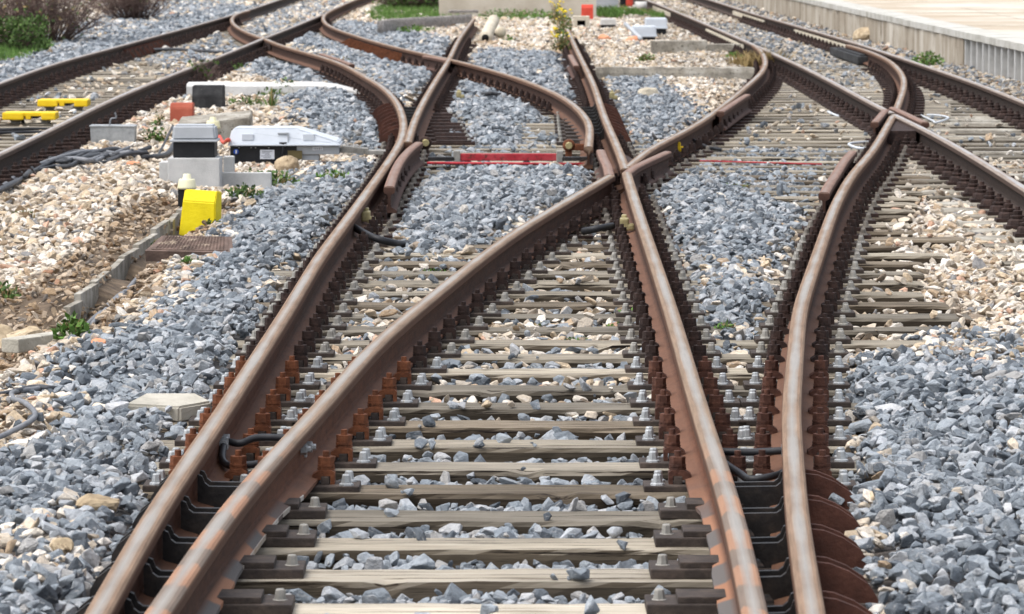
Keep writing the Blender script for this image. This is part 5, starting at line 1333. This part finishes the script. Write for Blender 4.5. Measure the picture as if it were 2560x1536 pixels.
z = np.where((rd < .16) & ~fz & ~((y < 12.95) & (x < np.interp(y, TR['R1'][:, 1], TR['R1'][:, 0]))), np.minimum(z, -.215), z)
nz = vnoise(x, y, .35, 21)*.5+vnoise(x, y, .12, 22)*.5
pt = np.clip((tan-.5)*1.28+.5+(nz-.5)*.9*(1-np.abs(tan-.5)*1.95), .006, 1)
ist = RS.rand(n) < pt
def L3(r, g, b): return np.array(lin(r, g, b)[:3])
grey = np.array([L3(138, 146, 153), L3(163, 170, 176), L3(184, 188, 192), L3(104, 111, 118), L3(196, 197, 198), L3(172, 170, 167)])
tanp = np.array([L3(220, 205, 184), L3(234, 224, 209), L3(206, 186, 158), L3(196, 184, 168), L3(186, 162, 134), L3(240, 233, 222), L3(160, 144, 126), L3(142, 140, 138), L3(212, 172, 146)])
gi = RS.choice(len(grey), n, p=[.27, .27, .15, .18, .06, .07]); ti = RS.choice(len(tanp), n, p=[.24, .19, .16, .12, .08, .09, .05, .045, .025])
scl_dirt = np.where(soil > .35, .72, 1.0)
col = np.where(ist[:, None], tanp[ti], grey[gi]*.92)*RS.uniform(.82, 1.12, n)[:, None]
# soil coloured fines in the trench, dusty mix on the right hand tracks
col[soil > .35] *= np.array([.66, .58, .50]); dm = ((x > 2.2) & (y > 36)); col[dm] = col[dm]*.78
rot = np.stack([RS.normal(0, .45, n), RS.normal(0, .45, n), RS.uniform(0, 6.283, n)], 1)
scl = np.stack([r0*RS.uniform(.85, 1.25, n), r0*RS.uniform(.85, 1.15, n), r0*RS.uniform(.8, 1.2, n)], 1)
scl[ist] *= np.array([1.08, 1.05, .8])
scl *= scl_dirt[:, None]
idx = np.where(ist, RS.randint(8, NR, n), RS.randint(0, 18, n))
gsel = {}
ng = bpy.data.node_groups.new('scatter_stones', 'GeometryNodeTree')
ng.interface.new_socket('Geometry', in_out='INPUT', socket_type='NodeSocketGeometry'); ng.interface.new_socket('Geometry', in_out='OUTPUT', socket_type='NodeSocketGeometry')
gi_ = ng.nodes.new('NodeGroupInput'); go_ = ng.nodes.new('NodeGroupOutput'); ip = ng.nodes.new('GeometryNodeInstanceOnPoints'); ci = ng.nodes.new('GeometryNodeCollectionInfo')
ci.inputs['Collection'].default_value = RC; ci.inputs['Separate Children'].default_value = True; ci.inputs['Reset Children'].default_value = True
ip.inputs['Pick Instance'].default_value = True
def na(nm, dt):
    q = ng.nodes.new('GeometryNodeInputNamedAttribute'); q.data_type = dt; q.inputs['Name'].default_value = nm; return q.outputs['Attribute']
ng.links.new(gi_.outputs[0], ip.inputs['Points']); ng.links.new(ci.outputs[0], ip.inputs['Instance'])
ng.links.new(na('sidx', 'INT'), ip.inputs['Instance Index']); ng.links.new(na('srot', 'FLOAT_VECTOR'), ip.inputs['Rotation']); ng.links.new(na('sscl', 'FLOAT_VECTOR'), ip.inputs['Scale'])
ng.links.new(ip.outputs[0], go_.inputs[0])
def scatter(name, m):
    k = int(m.sum()); me = bpy.data.meshes.new(name); me.vertices.add(k)
    me.vertices.foreach_set('co', np.stack([x[m], y[m], z[m]], 1).astype(np.float32).ravel())
    for nm, ty, prop, arr in (('sidx', 'INT', 'value', idx[m].astype(np.int32)), ('srot', 'FLOAT_VECTOR', 'vector', rot[m].astype(np.float32)), ('sscl', 'FLOAT_VECTOR', 'vector', scl[m].astype(np.float32)), ('scol', 'FLOAT_COLOR', 'color', np.concatenate([col[m], np.ones((k, 1))], 1).astype(np.float32))):
        a = me.attributes.new(nm, ty, 'POINT'); a.data.foreach_set(prop, arr.ravel())
    me.materials.append(M['stone']); o = put(name, me); tag(o, kind='stuff')
    md = o.modifiers.new('stones', 'NODES'); md.node_group = ng; return o
scatter('grey_ballast', ~ist); scatter('tan_gravel', ist)
print('STONES', n, 'OBJECTS', len(bpy.data.objects))
# ------------------------------------------------------------------ camera, light, world
cam = bpy.data.cameras.new('camera'); co = bpy.data.objects.new('camera', cam); COL.objects.link(co)
co.location = (0, 0, HC); co.rotation_euler = (math.pi/2-PIT, 0, 0); cam.sensor_width = 36; cam.lens = F/2560*36
cam.clip_end = 3000; cam.dof.use_dof = True; cam.dof.focus_distance = 17.5; cam.dof.aperture_fstop = 14
sc.camera = co
SE, SA = 64, 245       # sun elevation, compass azimuth (from +Y clockwise)
su = bpy.data.lights.new('sun', 'SUN'); su.energy = .75; su.angle = R(50); su.color = (1, .99, .975)
so = bpy.data.objects.new('sun', su); COL.objects.link(so)
dirv = Vector((math.sin(R(SA))*math.cos(R(SE)), math.cos(R(SA))*math.cos(R(SE)), math.sin(R(SE))))
so.rotation_euler = dirv.to_track_quat('Z', 'Y').to_euler(); so.location = (0, 0, 30)
w = bpy.data.worlds.new('World'); sc.world = w; w.use_nodes = True; t = w.node_tree; t.nodes.clear()
bo = t.nodes.new('ShaderNodeOutputWorld'); bg = t.nodes.new('ShaderNodeBackground'); sk = t.nodes.new('ShaderNodeTexSky')
sk.sky_type = 'NISHITA'; sk.sun_disc = False; sk.sun_elevation = R(SE); sk.sun_rotation = R(SA); sk.air_density = 1.0; sk.dust_density = 4.0; sk.ozone_density = 1.0
hs = t.nodes.new('ShaderNodeHueSaturation'); hs.inputs['Saturation'].default_value = .42
t.links.new(sk.outputs[0], hs.inputs['Color']); t.links.new(hs.outputs[0], bg.inputs[0]); bg.inputs[1].default_value = .15; t.links.new(bg.outputs[0], bo.inputs[0])
sc.view_settings.view_transform = 'Standard'; sc.view_settings.look = 'None'; sc.view_settings.exposure = .98; sc.view_settings.gamma = 1
